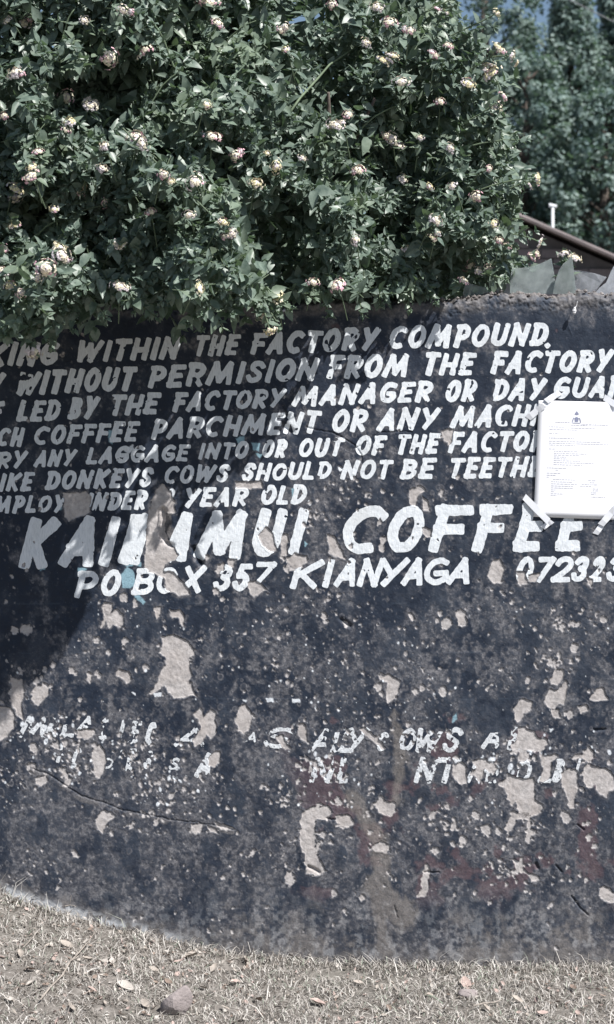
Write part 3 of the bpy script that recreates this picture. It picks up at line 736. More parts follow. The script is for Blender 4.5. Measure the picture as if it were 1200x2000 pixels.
explicit('lower row of half flaked white lettering low on the wall', [('F',110,130,1490,1455),('C',140,160,1500,1460),('O',195,222,1502,1480),('I',228,245,1480,1462),('E',244,268,1506,1462),('S',280,300,1502,1466),('A',380,412,1518,1470),('S',330,352,1505,1480),
   ('N',604,660,1530,1479),('L',655,680,1530,1480),('N',808,858,1530,1479),('T',856,902,1531,1479),('M',910,962,1530,1485),('O',1004,1040,1530,1484),('L',1050,1080,1530,1485),('D',1078,1104,1528,1482),('I',1120,1140,1510,1480),('R',955,975,1530,1500)], .20, 0.17)

print('wall done')
#@@PART2

# ------------------------------------------------------------------ loose mortar on the wall's top
mb = MB()
for _ in range(620):
    px = random.uniform(-250, 1500) if random.random() < .4 else random.uniform(860, 1260)
    y = random.uniform(0.0, 0.19); x = (px-600)*S
    z = float(np.interp(px, gx, WZ[0])) + random.uniform(-0.002, 0.009); r_ = random.uniform(.002, .008) * (1.5 if random.random() < .12 else 1)
    vs = [(x + r_*random.uniform(.6, 1.3)*a, y + r_*random.uniform(.6, 1.2)*b, z + r_*random.uniform(.5, 1.0)*c_) for a, b, c_ in [(1,0,0),(0,1,0),(-1,0,0),(0,-1,0),(0,0,1),(0,0,-1)]]
    mb.add(vs, [(0,1,4),(1,2,4),(2,3,4),(3,0,4),(1,0,5),(2,1,5),(3,2,5),(0,3,5)])
M_CRUMB = simple('mortar_crumbs', (0.19, 0.175, 0.17), 0.95, 0.1, 0.35, 60)
tag(link('mortar_crumbs', mb.mesh('mortar_crumbs', M_CRUMB), WALL), kind='stuff')

# ------------------------------------------------------------------ glass shards bedded in the wall's top
def glass_mat(name, tint, dust, dcol):
    k = NM(name)
    k.base(tint); k.p.inputs['Transmission Weight'].default_value = 1.0; k.rough(0.18, 0.5); k.p.inputs['IOR'].default_value = 1.35
    df = k.n('ShaderNodeBsdfDiffuse'); k.l(k.ramp(k.noise(40, 5, 0.7), [(0.3, tuple(v*.7 for v in dcol)), (0.7, dcol)]), df.inputs[0])
    tl = k.n('ShaderNodeBsdfTranslucent'); tl.inputs[0].default_value = (*dcol, 1)
    a = k.n('ShaderNodeMixShader'); a.inputs[0].default_value = 0.4; k.l(df.outputs[0], a.inputs[1]); k.l(tl.outputs[0], a.inputs[2])
    b = k.n('ShaderNodeMixShader'); k.l(k.rng(k.noise(22, 5, 0.65), 0.3, 0.7, dust-.22, dust+.28), b.inputs[0])
    k.l(k.p.outputs[0], b.inputs[1]); k.l(a.outputs[0], b.inputs[2]); k.l(b.outputs[0], k.out.inputs[0]); return k.m
MG1 = glass_mat('dusty_green_glass', (0.66, 0.76, 0.74), 0.50, (0.50, 0.55, 0.55))
MG2 = glass_mat('dusty_clear_glass', (0.70, 0.74, 0.76), 0.5, (0.50, 0.52, 0.55))
MG3 = glass_mat('frosted_glass', (0.85, 0.88, 0.9), 0.72, (0.75, 0.78, 0.82))
def shard(poly, y, tilt, mat, label, bend=0.0):
    pts = [W(a, b, y) for a, b in poly]; zb = min(p.z for p in pts); x0 = sum(p.x for p in pts)/len(pts)
    for p in pts: p.y += (p.z - zb) * tilt + bend*(p.x-x0)**2*8
    o = empty('glass_shard', (x0, y, zb)); tag(o, label, 'broken glass', 'glass shards set in the wall top')
    m_ = MB(); m_.prism([p - o.location for p in pts], (0, 0.003, 0)); me = m_.mesh('glass_shard', mat)
    COL.objects.unlink(o); D.objects.remove(o)
    o = D.objects.new('glass_shard', me); COL.objects.link(o); o.location = (x0, y, zb)
    tag(o, label, 'broken glass', 'glass shards set in the wall top'); return o
shard([(996,574),(998,540),(1001,524),(1018,523),(1040,520),(1052,516),(1064,511),(1078,504),(1083,530),(1087,574)], 0.09, 0.10, MG1, 'widest greenish dusty glass shard standing on the wall top between bush and loose sprig')
shard([(1080,574),(1086,545),(1092,528),(1100,515),(1110,508),(1117,499),(1121,530),(1126,574)], 0.07, -0.05, MG1, 'tall pointed greenish glass shard just in front of the flowering sprig')
shard([(1120,574),(1123,527),(1140,529),(1162,533),(1187,541),(1176,553),(1160,574)], 0.12, 0.15, MG2, 'grey dusty glass shard with a sloping top right of the sprig', .3)
shard([(1160,576),(1170,563),(1184,552),(1193,530),(1199,519),(1212,516),(1226,540),(1232,576)], 0.06, -0.12, MG3, 'whitish frosted glass shard, the brightest one, at the right edge of the wall top')
shard([(904,580),(908,553),(925,556),(948,562),(962,576)], 0.06, -0.25, MG1, 'small dark green glass shard lying low under the bush')
shard([(960,580),(976,556),(990,542),(1004,530),(1012,576)], 0.12, 0.2, MG2, 'pale glass shard half hidden behind the right end of the bush')

# white wilted flower hanging from the coping
mb = MB(); mb.tube([W(1128,588,-.012), W(1127,596,-.016), W(1124,601,-.018)], .0007, 4)
pts = [(1124,599,.001),(1123,602,.0035),(1122,607,.0055),(1122,611,.0045),(1123,614,.001)]
mb.tube([W(a, b, -.018) for a, b, _ in pts], [c_ for *_, c_ in pts], 6)
o = link('dried_flower', mb.mesh('dried_flower', simple('dry_white', (0.66, 0.66, 0.68), 0.8)))
tag(o, 'tiny white dried flower hanging from the top edge of the wall', 'flower')

# ------------------------------------------------------------------ notice sheet with tape
M_PAPER = simple('white_paper', (0.86, 0.87, 0.90), 0.7, 0.2, 0.012, 5)
M_TAPE = simple('milky_tape', (0.70, 0.72, 0.76), 0.35, 0.5, 0.06, 30)
M_INK = simple('printed_ink', (0.47, 0.48, 0.55), 0.8, 0.2, 0.12, 200)
M_INK2 = simple('printed_emblem_ink', (0.25, 0.27, 0.38), 0.8, 0.2, 0.15, 200)
C4 = [(1052,782),(1207,786),(1199,1015),(1042,1009)]
def sheet(u, v):
    a = (1-u)*(1-v), u*(1-v), u*v, (1-u)*v
    x = sum(w_*p[0] for w_, p in zip(a, C4)); y = sum(w_*p[1] for w_, p in zip(a, C4))
    off = 0.0042 + 0.0018*math.sin(u*3.1)*math.sin(v*3.1) + 0.003*(1-u)**3*math.sin(v*3.14)**2 + 0.0007*math.sin(7*v+3*u) + .0004*math.sin(13*u-5*v)
    return Vector(((x-600)*S, -off, (1890-y)*S))
N1, N2 = 14, 20
vs = [sheet(i/N1, j/N2) for j in range(N2+1) for i in range(N1+1)]
fs = [(j*(N1+1)+i, (j+1)*(N1+1)+i, (j+1)*(N1+1)+i+1, j*(N1+1)+i+1) for j in range(N2) for i in range(N1)]
org = Vector(((1042-600)*S, -0.006, (1890-1012)*S))
mb = MB(); mb.add([v - org for v in vs], fs)
sh = D.objects.new('notice_sheet', mb.mesh('notice_sheet', M_PAPER, True)); COL.objects.link(sh); sh.location = org
md = sh.modifiers.new('thickness', 'SOLIDIFY'); md.thickness = 0.0003; md.offset = 0
tag(sh, 'white printed notice sheet taped to the right side of the black wall', 'notice')
def on(u, v, d=0.0006): p = sheet(u, v); p.y -= d; return p - org
def child(name, me, parent):
    o = D.objects.new(name, me); COL.objects.link(o); o.parent = parent; return o
mb = MB()
def dash(u0, u1, v, hh=0.0032):
    u = u0
    while u < u1:
        wd = random.uniform(.012, .045); e = min(u+wd, u1)
        mb.add([on(u, v+hh), on(e, v+hh), on(e, v-hh), on(u, v-hh)], [(0,1,2,3)]); u = e + random.uniform(.006, .012)
for (u0, u1, v, b) in [(.22,.40,.182,1),(.55,.88,.196,1),(.42,.62,.205,0),(.42,.72,.228,0),(.14,.34,.222,0),(.15,.50,.245,0),(.15,.28,.28,0),(.15,.46,.318,1),(.15,.80,.345,0),(.15,.90,.362,0),(.15,.48,.378,0),
        (.15,.24,.412,0),(.22,.52,.43,0),(.22,.64,.448,0),(.22,.55,.463,0),(.22,.38,.479,0),(.22,.40,.494,0),(.22,.55,.51,0),(.22,.72,.527,0),(.22,.58,.545,0),(.14,.38,.575,0),(.25,.28,.592,0),(.14,.32,.62,0),(.14,.26,.638,1),(.14,.17,.655,0),
        (.22,.50,.672,0),(.2,.47,.692,0),(.2,.52,.71,0),(.2,.48,.728,0),(.2,.48,.745,0),(.2,.26,.762,0),(.2,.24,.778,0),(.2,.36,.795,0),(.2,.28,.81,0),(.66,.76,.672,0),(.68,.74,.69,0),(.58,.78,.707,0),(.56,.70,.722,0),(.72,.80,.742,0),(.72,.79,.758,0),(.7,.78,.775,0),(.7,.76,.79,0),(.70,.88,.812,0)]:
    dash(u0, u1, v, .0030 if b else .0021)
child('printed_text', mb.mesh('printed_text', M_INK), sh)
mb = MB(); eu, ev = .485, .13      # small round-topped coat of arms printed at the head of the sheet
def disc(u, v, ru, rv, n=10, d=.0006): mb.add([on(u+ru*math.cos(6.283*i/n), v-rv*math.sin(6.283*i/n), d) for i in range(n)], [tuple(range(n))[::-1] if False else tuple(range(n))])
mb.add([on(eu-.03, ev-.02), on(eu+.03, ev-.02), on(eu, ev-.048)], [(0,1,2)])
disc(eu, ev-.022, .026, .009)
mb.add([on(eu-.02, ev+.045), on(eu+.02, ev+.045), on(eu+.028, ev+.012), on(eu, ev+.002), on(eu-.028, ev+.012)], [(0,1,2,3,4)])
for sgn in (-1, 1):
    mb.add([on(eu+sgn*.06, ev+.05), on(eu+sgn*.048, ev+.05), on(eu+sgn*.03, ev+.012), on(eu+sgn*.042, ev+.008)], [(0,1,2,3) if sgn < 0 else (3,2,1,0)])
mb.add([on(eu-.05, ev+.058), on(eu+.05, ev+.058), on(eu+.05, ev+.053), on(eu-.05, ev+.053)], [(0,1,2,3)])
child('printed_emblem', mb.mesh('printed_emblem', M_INK2), sh)
def tape(a, b, wd, ya=-.0015, yb=-.008):
    A = Vector(((a[0]-600)*S, ya, (1890-a[1])*S)); B = Vector(((b[0]-600)*S, yb, (1890-b[1])*S)); t = (B-A).normalized(); n_ = Vector((t.z, 0, -t.x)); n_.normalize(); n_ *= wd*S/2
    m_ = MB(); vs = []; fs = []
    for i in range(6):
        p = A.lerp(B, i/5) - org; p.y -= .0009*math.sin(i*1.7); e = random.uniform(.94, 1.04); sk = t*(.002 if i in (0, 5) else 0)
        vs += [p + n_*e + sk, p - n_*e - sk]
    for i in range(5): fs.append((2*i, 2*i+1, 2*i+3, 2*i+2))
    m_.add(vs, fs); o = child('tape_strip', m_.mesh('tape_strip', M_TAPE), sh)
    md = o.modifiers.new('thickness', 'SOLIDIFY'); md.thickness = .0003; return o
tape((1031,817),(1062,791),13); tape((1066,784),(1094,766),12, -.008, -.0015); tape((1024,970),(1071,1018),13, -.003, -.009); tape((1060,1031),(1078,1017),10,-.003,-.004)
tape((1173,1025),(1206,986),13,-.006,-.01); tape((1163,1043),(1186,1010),11,-.002,-.005); tape((1180,776),(1204,792),12,-.002,-.008)

# ------------------------------------------------------------------ leaves: a folded, pointed blade
def leaf_template(fold=.10, droop=.16, wd=.27):
    ts = [0, .16, .42, .72, 1.0]; ws = [0, .78, 1.0, .62, 0]
    V = [(0, t, -droop*t*t) for t in ts]
    for s in (-1, 1):
        V += [(s*wd*ws[i], ts[i]-.02, -droop*ts[i]**2 + fold*ws[i]) for i in (1, 2, 3)]
    T = []
    for b, fl in ((5, False), (8, True)):
        f = [(0,b,1),(1,b,b+1),(1,b+1,2),(2,b+1,b+2),(2,b+2,3),(3,b+2,4)]
        T += [(x[0],x[2],x[1]) if not fl else x for x in f]
    return np.array(V, np.float32), np.array(T, np.int32)
LT = [leaf_template(.10,.16,.27), leaf_template(.04,.30,.30), leaf_template(.16,.05,.24), leaf_template(.07,-.10,.28)]
def norm(a): return a / (np.linalg.norm(a, axis=-1, keepdims=True) + 1e-9)
def frames(dirs, nrm):
    y = norm(dirs); x = norm(np.cross(y, nrm)); z = np.cross(x, y); return np.stack([x, y, z], -1)     # columns
def leaf_soup(pos, dirs, nrm, size, kind):
    Vs, Fs, off = [], [], 0
    Fm = frames(dirs, nrm)
    for k_, (V, T) in enumerate(LT):
        s = kind == k_
        if not s.any(): continue
        P = np.einsum('nij,vj->nvi', Fm[s], V) * size[s][:, None, None] + pos[s][:, None, :]
        n = P.shape[0]; Vs.append(P.reshape(-1, 3)); Fs.append((T[None] + (np.arange(n)*len(V))[:, None, None]).reshape(-1, 3) + off); off += n*len(V)
    return np.concatenate(Vs), np.concatenate(Fs)

# ------------------------------------------------------------------ the lantana bush
def protr(px): return np.interp(px, [-700, 365, 456, 527, 611, 687, 780, 900, 1060], [.40, .385, .34, .20, .13, .055, -.02, -.10, -.20])
HOLES = [(545,472,62,.22),(235,195,38,.14),(690,300,20,.1),(850,230,16,.1),(500,420,30,.12),(45,75,26,.12),(330,60,30,.14),(370,30,26,.14),(440,135,32,.14),(520,150,26,.12),(130,540,26,.1),(120,170,26,.1),(260,330,22,.08),(420,520,30,.12),(640,160,24,.1),(180,430,24,.1),(310,470,26,.1),(700,200,24,.08),(600,430,26,.12),(100,200,24,.1),(720,420,18,.08),(470,610,20,.08),(560,250,22,.1)]
def front(px, py):
    px = np.asarray(px, float); py = np.asarray(py, float)
    p = protr(px)
    v = np.interp(py, [-320, -150, 0, 150, 350, 520, 600, 680], [-.46, -.24, -.09, -.02, .04, .07, .06, .03])
    d = p + v + 0.44*(fbm(px+900, py+900, 120, 201, 2)-.5) + .20*(fbm(px+1900, py+900, 48, 203, 2)-.5)
    for hx, hy, hr, hd in HOLES: d = d - 1.25*hd*np.exp(-((px-hx)**2+(py-hy)**2)/hr**2)
    return -d          # world y
def right_edge(py): return np.interp(py, [-320,-100,0,60,130,200,280,350,440,520,590], [700,830,900,930,980,985,1005,1040,1045,1020,985]) - 10
def low_edge(px): return np.interp(px, [-700,-100,0,60,120,200,300,400,470,540,640,720,800,860,900,1100], [640,660,660,668,636,606,612,620,628,612,580,590,596,576,562,562])
def in_hole(px, py, f=.8): return any((px-hx)**2+(py-hy)**2 < (hr*f)**2 for hx, hy, hr, hd in HOLES)
def in_gap(px, py): return ((px-592)**2 + ((py-38)*.9)**2 < 24**2) | ((px-700)**2 + (py-12)**2 < 10**2) | ((px-628)**2+(py-18)**2 < 15**2) | ((px-498)**2+(py-27)**2 < 10**2)
def top_edge(px): return np.interp(px, [-700, -200, 0, 200, 350, 450, 560, 640, 760, 860, 900], [-240,-280,-230,-200,-170,-150,-60,-60,-100,-110,-60])

pos, dr, nr, sz, kd, hero = [], [], [], [], [], []
stems, heads, buds = [], [], []
def rv(s=1.0): return Vector((random.gauss(0, s), random.gauss(0, s), random.gauss(0, s)))
def sprig(p, d, L, front_, leafsize=.040):
    """stem with opposite pairs of leaves, drawn along a drooping curve"""
    d = d.normalized(); pts = [p.copy()]; q = p.copy(); dd = d.copy(); n = 5 if front_ else 4
    side0 = random.random()*math.pi
    for i in range(n):
        dd = (dd + Vector((0, 0, -.05)) + rv(.07)).normalized(); q = q + dd*(L/n); pts.append(q.copy())
        a = dd.cross(Vector((0, 0, 1)));
        if a.length < .1: a = Vector((1, 0, 0))
        a.normalize(); b = dd.cross(a); ph = side0 + (i % 2)*math.pi/2
        sd = a*math.cos(ph) + b*math.sin(ph)
        f = 1.08 - .12*i
        for s in (-1, 1):
            if random.random() < .08: continue
            ld = (sd*s + dd*.55 + Vector((0, 0, -.18)) + rv(.20)).normalized()
            nn = (Vector((.12, -.50, .62)) + dd*.2 + rv(.30)).normalized()
            pos.append(q); dr.append(ld); nr.append(nn); sz.append(leafsize*f*random.uniform(.5, 1.35)); kd.append(random.randrange(4)); hero.append(front_)
    for j in range(3):
        ld = (dd + rv(.6)).normalized(); pos.append(q); dr.append(ld); nr.append((Vector((0, -.3, .7))+rv(.3)).normalized()); sz.append(random.uniform(.012, .022)); kd.append(random.randrange(4)); hero.append(False)
    return pts, dd
def to_world(px, py, y): return W(px, py, y)
N_FRONT = 0; tries = 0
while N_FRONT < 2700 and tries < 90000:
    tries += 1
    px = random.uniform(-520, 1010); py = random.uniform(-280, 655)
    if px > right_edge(py) or py > low_edge(px)-14 or py < top_edge(px) or in_gap(px, py) or (in_hole(px, py) and random.random() < .82): continue
    y = float(front(px, py)) + abs(random.gauss(0, .035))
    if px < 900 and py > 540: y = min(y, 0.10)
    p = to_world(px, py, y)
    d = Vector((random.gauss(.10, .6) + (.35 if px > 850 else 0), -0.55 + random.gauss(0, .3), random.gauss(.28, .42)))
    if py > low_edge(px) - 70: d.z -= .5
    if py > 540 and px > 560: d.z = random.uniform(-.25, .5)
    L = random.uniform(.045, .095)
    if in_gap(px + d.x*60, py - d.z*60): continue
    pts, dd = sprig(p - d.normalized()*L*.7, d, L, True, .0365)
    N_FRONT += 1; stems.append((pts, .0012, N_FRONT))
    r = random.random()
    if r < .30: buds.append((pts[-1], dd))
    elif r < .312: heads.append((pts[-1], dd))
# deeper layers
ND = 0
while ND < 1900:
    px = random.uniform(-560, 1000); py = random.uniform(-240, 640)
    if px > right_edge(py)-8 or py > low_edge(px)-22 or py < top_edge(px)+10 or in_gap(px, py): continue
    f0 = float(front(px, py)) + (.3 if in_hole(px, py, .9) else 0); y = f0 + random.uniform(.08, .26) if random.random() < .6 else f0 + random.uniform(.2, .8)
    if py > 545: y = min(y, random.uniform(-.02, .05)) if f0 < -.03 else y
    d = Vector((random.gauss(0, .7), -.3 + random.gauss(0, .5), random.gauss(.1, .6)))
    if py > 560 and y > -.03: continue
    pts, dd = sprig(to_world(px, py, y), d, random.uniform(.06, .12), False, .046); ND += 1
    if random.random() < .25: stems.append((pts, .0014, 9999))
# long free shoots, traced at the right edge and along the bottom
SHOOT = [((880,70),(975,42),.02,1),((900,150),(985,112),0.0,1),((930,120),(1003,106),.03,1),((900,245),(990,205),-.01,1),((920,285),(1028,262),0.0,0),((940,370),(1050,350),-.03,1),((960,380),(1040,365),0.03,0),
 ((950,460),(1055,435),.02,1),((960,520),(1010,500),.05,0),((900,190),(960,150),.05,1),((820,30),(905,0),.02,0),((850,55),(872,28),0,1),((940,535),(985,550),.03,0),
 ((1112,560),(1105,497),.11,1),((1110,560),(1092,505),.12,0),((1113,562),(1120,503),.13,1),((1010,545),(1040,500),.14,1),
 ((40,600),(70,690),-.37,1),((60,610),(88,684),-.36,0),((95,600),(60,668),-.38,0),((20,590),(30,640),-.40,0),((130,560),(150,640),-.38,0),((385,560),(395,640),-.34,0),((500,570),(528,650),-.22,1),((505,580),(545,640),-.2,0),((520,560),(560,610),-.2,0),((260,580),(300,632),-.38,0),
 ((620,560),(640,618),-.09,0),((700,560),(706,615),-.04,0),((790,550),(800,605),-.02,0),((820,545),(848,590),-.01,0),((0,600),(10,650),-.40,0),((170,570),(205,625),-.40,0),((740,560),(745,600),-.03,0),
 ((340,130),(305,40),-.42,0),((210,300),(165,330),-.5,0),((240,250),(390,440),-.50,0)]
for (a, b, y, hd) in SHOOT:
    A = W(a[0], a[1], y); B = W(b[0], b[1], y-.02); d = B - A; L = d.length
    pts, dd = sprig(A, d + Vector((0, 0, .02)), L, True, .034)
    if L > .12: sprig(A.lerp(B, .3), d, L*.6, True, .03)
    stems.insert(0, (pts, .0018, 0)); (heads if hd else buds).append((pts[-1], dd)); buds.append((pts[-2], dd))
NF = 0
while NF < 8000:        # leaves deep inside
    px = random.uniform(-560, 985); py = random.uniform(-240, 575)
    if px > right_edge(py)-25 or py < top_edge(px)+15 or ((px-592)**2+(py-38)**2 < 34**2) or in_gap(px, py): continue
    f0 = float(front(px, py)) + (.3 if in_hole(px, py, 1.0) else 0); y = max(f0 + random.uniform(.16, .55), .02 if random.random() < .5 else -.3)
    pos.append(W(px, py, y)); dr.append(Vector((random.gauss(0,1), random.gauss(0,.5), random.gauss(-.3,.7))).normalized()); nr.append((Vector((.1,-.7,.4))+rv(.35)).normalized()); sz.append(random.uniform(.05,.085)); kd.append(random.randrange(4)); hero.append(False); NF += 1
FL = [(48,45),(165,40),(30,145),(285,97),(8,228),(130,190),(175,207),(138,240),(75,297),(62,328),(30,370),(205,287),(265,270),(275,280),(200,330),(320,342),(380,355),(295,415),(405,205),(415,268),(118,485),(120,500),(228,478),(370,420),(437,435),(453,457),(5,490),(5,530),(20,560),(42,572),(90,525),(105,408),(390,563),(235,562),(540,580),(612,552),(522,300),(540,325),(460,305),(668,240),(655,245),(548,60),(558,97),(425,48),(408,5),(715,85),(735,15),(648,10),(770,110),(748,120),(785,160),(695,470),(795,487),(850,432),(855,455),(965,437),(975,470),(935,530),(955,525),(875,90),(915,165),(780,285),(765,270),(787,350),(930,385),(883,363),(955,330),(962,145),(957,125),(905,550),(680,225),(395,0),(820,270),(30,385),(60,345),(15,40),(850,110),(800,60),(760,45),(880,290),(860,200),(660,560),(700,335),(840,365),(990,480),(240,20),(30,440),(500,360),(590,310),(-60,300),(-120,420),(-90,120),(-180,250),(-150,540)]
for (px, py) in FL:
    y = float(front(px, py)) - random.uniform(.05, .085)
    p = W(px, py, y); dd = Vector((random.gauss(.1, .3), -.55, random.gauss(.55, .25))).normalized(); heads.append((p, dd))
    stems.append(([p - dd*.07 + Vector((0, .02, -.02)), p - dd*.03, p], .0012, 0))
    for j in range(4):
        a = random.uniform(0, 6.28); q = p - dd*.012 + Vector((random.gauss(0, .006), 0, random.gauss(0, .006)))
        pos.append(q); dr.append((Vector((math.cos(a), -.15, math.sin(a)*.6-.2))).normalized()); nr.append((Vector((0, -.5, .7))+rv(.25)).normalized()); sz.append(random.uniform(.024, .036)); kd.append(random.randrange(4)); hero.append(True)
pos = np.array([tuple(v) for v in pos]); dr = np.array([tuple(v) for v in dr]); nr = np.array([tuple(v) for v in nr]); sz = np.array(sz); kd = np.array(kd); hero = np.array(hero)
# leaves that would grow inside the masonry are dropped
zt = (1890-600)*S
keep = ~((pos[:, 1] > -.012) & (pos[:, 1] < .21) & (pos[:, 2] < zt + .015))
pos, dr, nr, sz, kd, hero = [a[keep] for a in (pos, dr, nr, sz, kd, hero)]
pxl = pos[:, 0] / (S*(CD+pos[:, 1])/CD) + 600
pyl = 1890 - ((pos[:, 2]-CH)*CD/(CD+pos[:, 1]) + CH)/S
facing = np.abs((norm(nr) * np.array([0, -.95, .2])).sum(1))
vis = hero & (pxl > 5) & (pxl < 1195) & (pyl > 5) & (pyl < 690)
relf = pos[:, 1] - front(pxl, pyl)
score = sz * (0.4 + facing) * np.clip(1.0 - relf*6, .05, 2) * vis
ordr = np.argsort(-score)[:300]
BUSH = empty('lantana_bush', (-.2, .35, 0)); tag(BUSH, 'flowering lantana bush with pink and cream flower heads spilling over the black wall', 'bush')
def bchild(name, me, parent=BUSH):
    o = D.objects.new(name, me); COL.objects.link(o); o.parent = parent; o.matrix_parent_inverse = Matrix.Translation(BUSH.location).inverted(); return o
lm = [npmesh('leaf', V, T, mats=[M_LEAF], smooth=True) for V, T in LT]
Fm = frames(dr, nr)
for i in ordr:
    o = bchild('leaf', lm[kd[i]]); m3 = Matrix([list(r_) for r_ in Fm[i]]).to_4x4()
    o.matrix_basis = Matrix.Translation(Vector(pos[i])) @ m3 @ Matrix.Scale(float(sz[i]), 4)
rest = np.ones(len(pos), bool); rest[ordr] = False
V, F = leaf_soup(pos[rest], dr[rest], nr[rest], sz[rest], kd[rest])
tag(bchild('foliage', npmesh('foliage', V, F, mats=[M_LEAF], smooth=True)), kind='stuff')
print('leaves', len(pos))
# flower heads: domes of little four-lobed florets
def head_mesh(kind):
    rr = random.Random(kind*11); m_ = MB(); n = 24
    for i in range(n):
        f = (i + .5)/n; ph = math.acos(1 - f*.95); th = i*2.39996
        c_ = Vector((math.sin(ph)*math.cos(th), math.sin(ph)*math.sin(th), math.cos(ph)*.58))
        nrm = c_.normalized(); a = nrm.cross(Vector((.3, .2, .9))).normalized(); b = nrm.cross(a); r_ = rr.uniform(.24, .33); ctr = c_ * rr.uniform(.76, 1.22)
        outer = f > .55
        if rr.random() < .14: continue
        mi = {0: (2 if outer else 0), 1: (3 if outer else 1), 2: (0 if outer else 1), 3: (2 if f > .3 else 3), 4: (3 if outer else 0)}[kind]
        if rr.random() < .15: mi = rr.choice([0, 2, 3])
        vs = [ctr + nrm*.05]
        for k in range(8):
            an = k*math.pi/4 + i; rad = r_ if k % 2 == 0 else r_*.62
            vs.append(ctr + (a*math.cos(an) + b*math.sin(an))*rad - nrm*.02*(k % 2))
        m_.add(vs, [(0, k+1, (k+1) % 8 + 1) for k in range(8)], mi)
    m_.tube([(0, 0, -.6), (0, 0, .0)], [.12, .3], 5, True, 4); m_.tube([(0,0,-.02),(0,0,.2),(0,0,.42)], [.56,.52,.2], 8, True, 3)
    return m_.mesh('flower_head', [M_CREAM, M_YEL, M_PINK, M_WHITE, M_BUD])
HM = [head_mesh(k) for k in range(5)]
def place(me, name, p, d, s):
    o = bchild(name, me); q = Vector(d).to_track_quat('Z', 'Y'); o.matrix_basis = Matrix.Translation(p) @ q.to_matrix().to_4x4() @ Matrix.Rotation(random.uniform(0, 6), 4, 'Z') @ Matrix.Diagonal((s*random.uniform(.8, 1.35), s*random.uniform(.75, 1.1), s*random.uniform(.7, 1.1), 1)); return o
for p, d in heads:
    place(HM[random.choice([0,0,0,1,2,4,4,4])], 'flower_head', p, d, random.choice([.012,.014,.0165,.019,.022])*random.uniform(.9,1.1))
    if random.random() < .35: place(HM[random.choice([0,2,3,4])], 'flower_head', Vector(p)+Vector((random.choice([-1,1])*random.uniform(.008,.018), .004, random.uniform(-.02,.012))), (Vector(d)+rv(.4)).normalized(), random.uniform(.009,.014))
def bud_mesh(seed):
    rr = random.Random(seed); m_ = MB()
    for i in range(13):
        f = (i+.5)/13; ph = math.acos(1-f*1.1); th = i*2.39996; c_ = Vector((math.sin(ph)*math.cos(th), math.sin(ph)*math.sin(th), math.cos(ph)))*rr.uniform(.7, 1.0); r_ = rr.uniform(.17, .30)
        vs = [c_ + Vector(v)*r_ for v in [(1,0,0),(0,1,0),(-1,0,0),(0,-1,0),(0,0,1),(0,0,-1)]]
        m_.add(vs, [(0,1,4),(1,2,4),(2,3,4),(3,0,4),(1,0,5),(2,1,5),(3,2,5),(0,3,5)])
    me = m_.mesh('bud_cluster', M_BUD, True); return me
BM = [bud_mesh(k) for k in range(3)]
random.shuffle(buds); nb = 0; extra = MB()
for p, d in buds:
    if nb < 290: place(random.choice(BM), 'bud_cluster', p, d, random.uniform(.0065, .011)); nb += 1
    else:
        for _ in range(6):
            c_ = Vector(p) + rv(.006); r_ = random.uniform(.0016, .003)
            extra.add([c_ + Vector(v)*r_ for v in [(1,0,0),(0,1,0),(-1,0,0),(0,-1,0),(0,0,1),(0,0,-1)]], [(0,1,4),(1,2,4),(2,3,4),(3,0,4),(1,0,5),(2,1,5),(3,2,5),(0,3,5)])
tag(bchild('buds', extra.mesh('buds', M_BUD, True)), kind='stuff')
tw = MB(); ns = 0
for pts, r_, pr in stems:
    if any(-.012 < p.y < .21 and p.z < zt for p in pts): continue
    if ns < 130 and (pr == 0):
        m_ = MB(); m_.tube(pts, [r_*1.15]*(len(pts)-1) + [r_*.6], 5, False); bchild('stem', m_.mesh('stem', M_STEM, True)); ns += 1
    else: tw.tube(pts, [r_]*(len(pts)-1) + [r_*.5], 3, False)
tag(bchild('twigs', tw.mesh('twigs', M_STEM, True)), kind='stuff')
for (a, b, ra) in [((60,470),(210,400),.0022),((370,455),(470,380),.0026),((560,225),(700,90),.0035),((690,270),(790,205),.0025),((110,120),(150,10),.0024),((270,250),(350,140),.002),((600,470),(690,420),.002),((780,420),(900,330),.0024),((820,190),(985,115),.0022),
        ((320,560),(420,500),.002),((20,330),(80,250),.002),((450,330),(540,250),.002),((880,300),(1025,262),.0018),((200,110),(300,60),.002),((640,420),(720,330),.002),((420,120),(500,40),.0022)]:
    ya = float(front(*a)) + .05; yb = float(front(*b)) - .03; A = W(a[0], a[1], ya); B = W(b[0], b[1], yb)
    pp = [A.lerp(B, t) + Vector((0, 0, .02*math.sin(t*3.1))) + rv(.002) for t in (0, .2, .4, .6, .8, 1)]
    m_ = MB(); m_.tube(pp, [ra, ra*.95, ra*.9, ra*.8, ra*.65, ra*.4], 6); bchild('branch', m_.mesh('branch', M_STEM, True))
for i in range(11):           # woody branches rising behind the wall and arching over it
    x0 = random.uniform(-.9, .25); xb = random.uniform(-.35, .0)
    pp = [Vector((xb, random.uniform(.38, .5), -.02)), Vector((xb + (x0-xb)*.3, .42, .7)), Vector((xb + (x0-xb)*.7, .38, 1.45)), Vector((x0, random.uniform(.1, .35), 1.95)), Vector((x0 + random.uniform(-.1, .25), random.uniform(-.25, .2), 2.2))]
    m_ = MB(); m_.tube(pp, [.018, .016, .012, .008, .004], 6); bchild('branch', m_.mesh('branch', M_BARK, True))

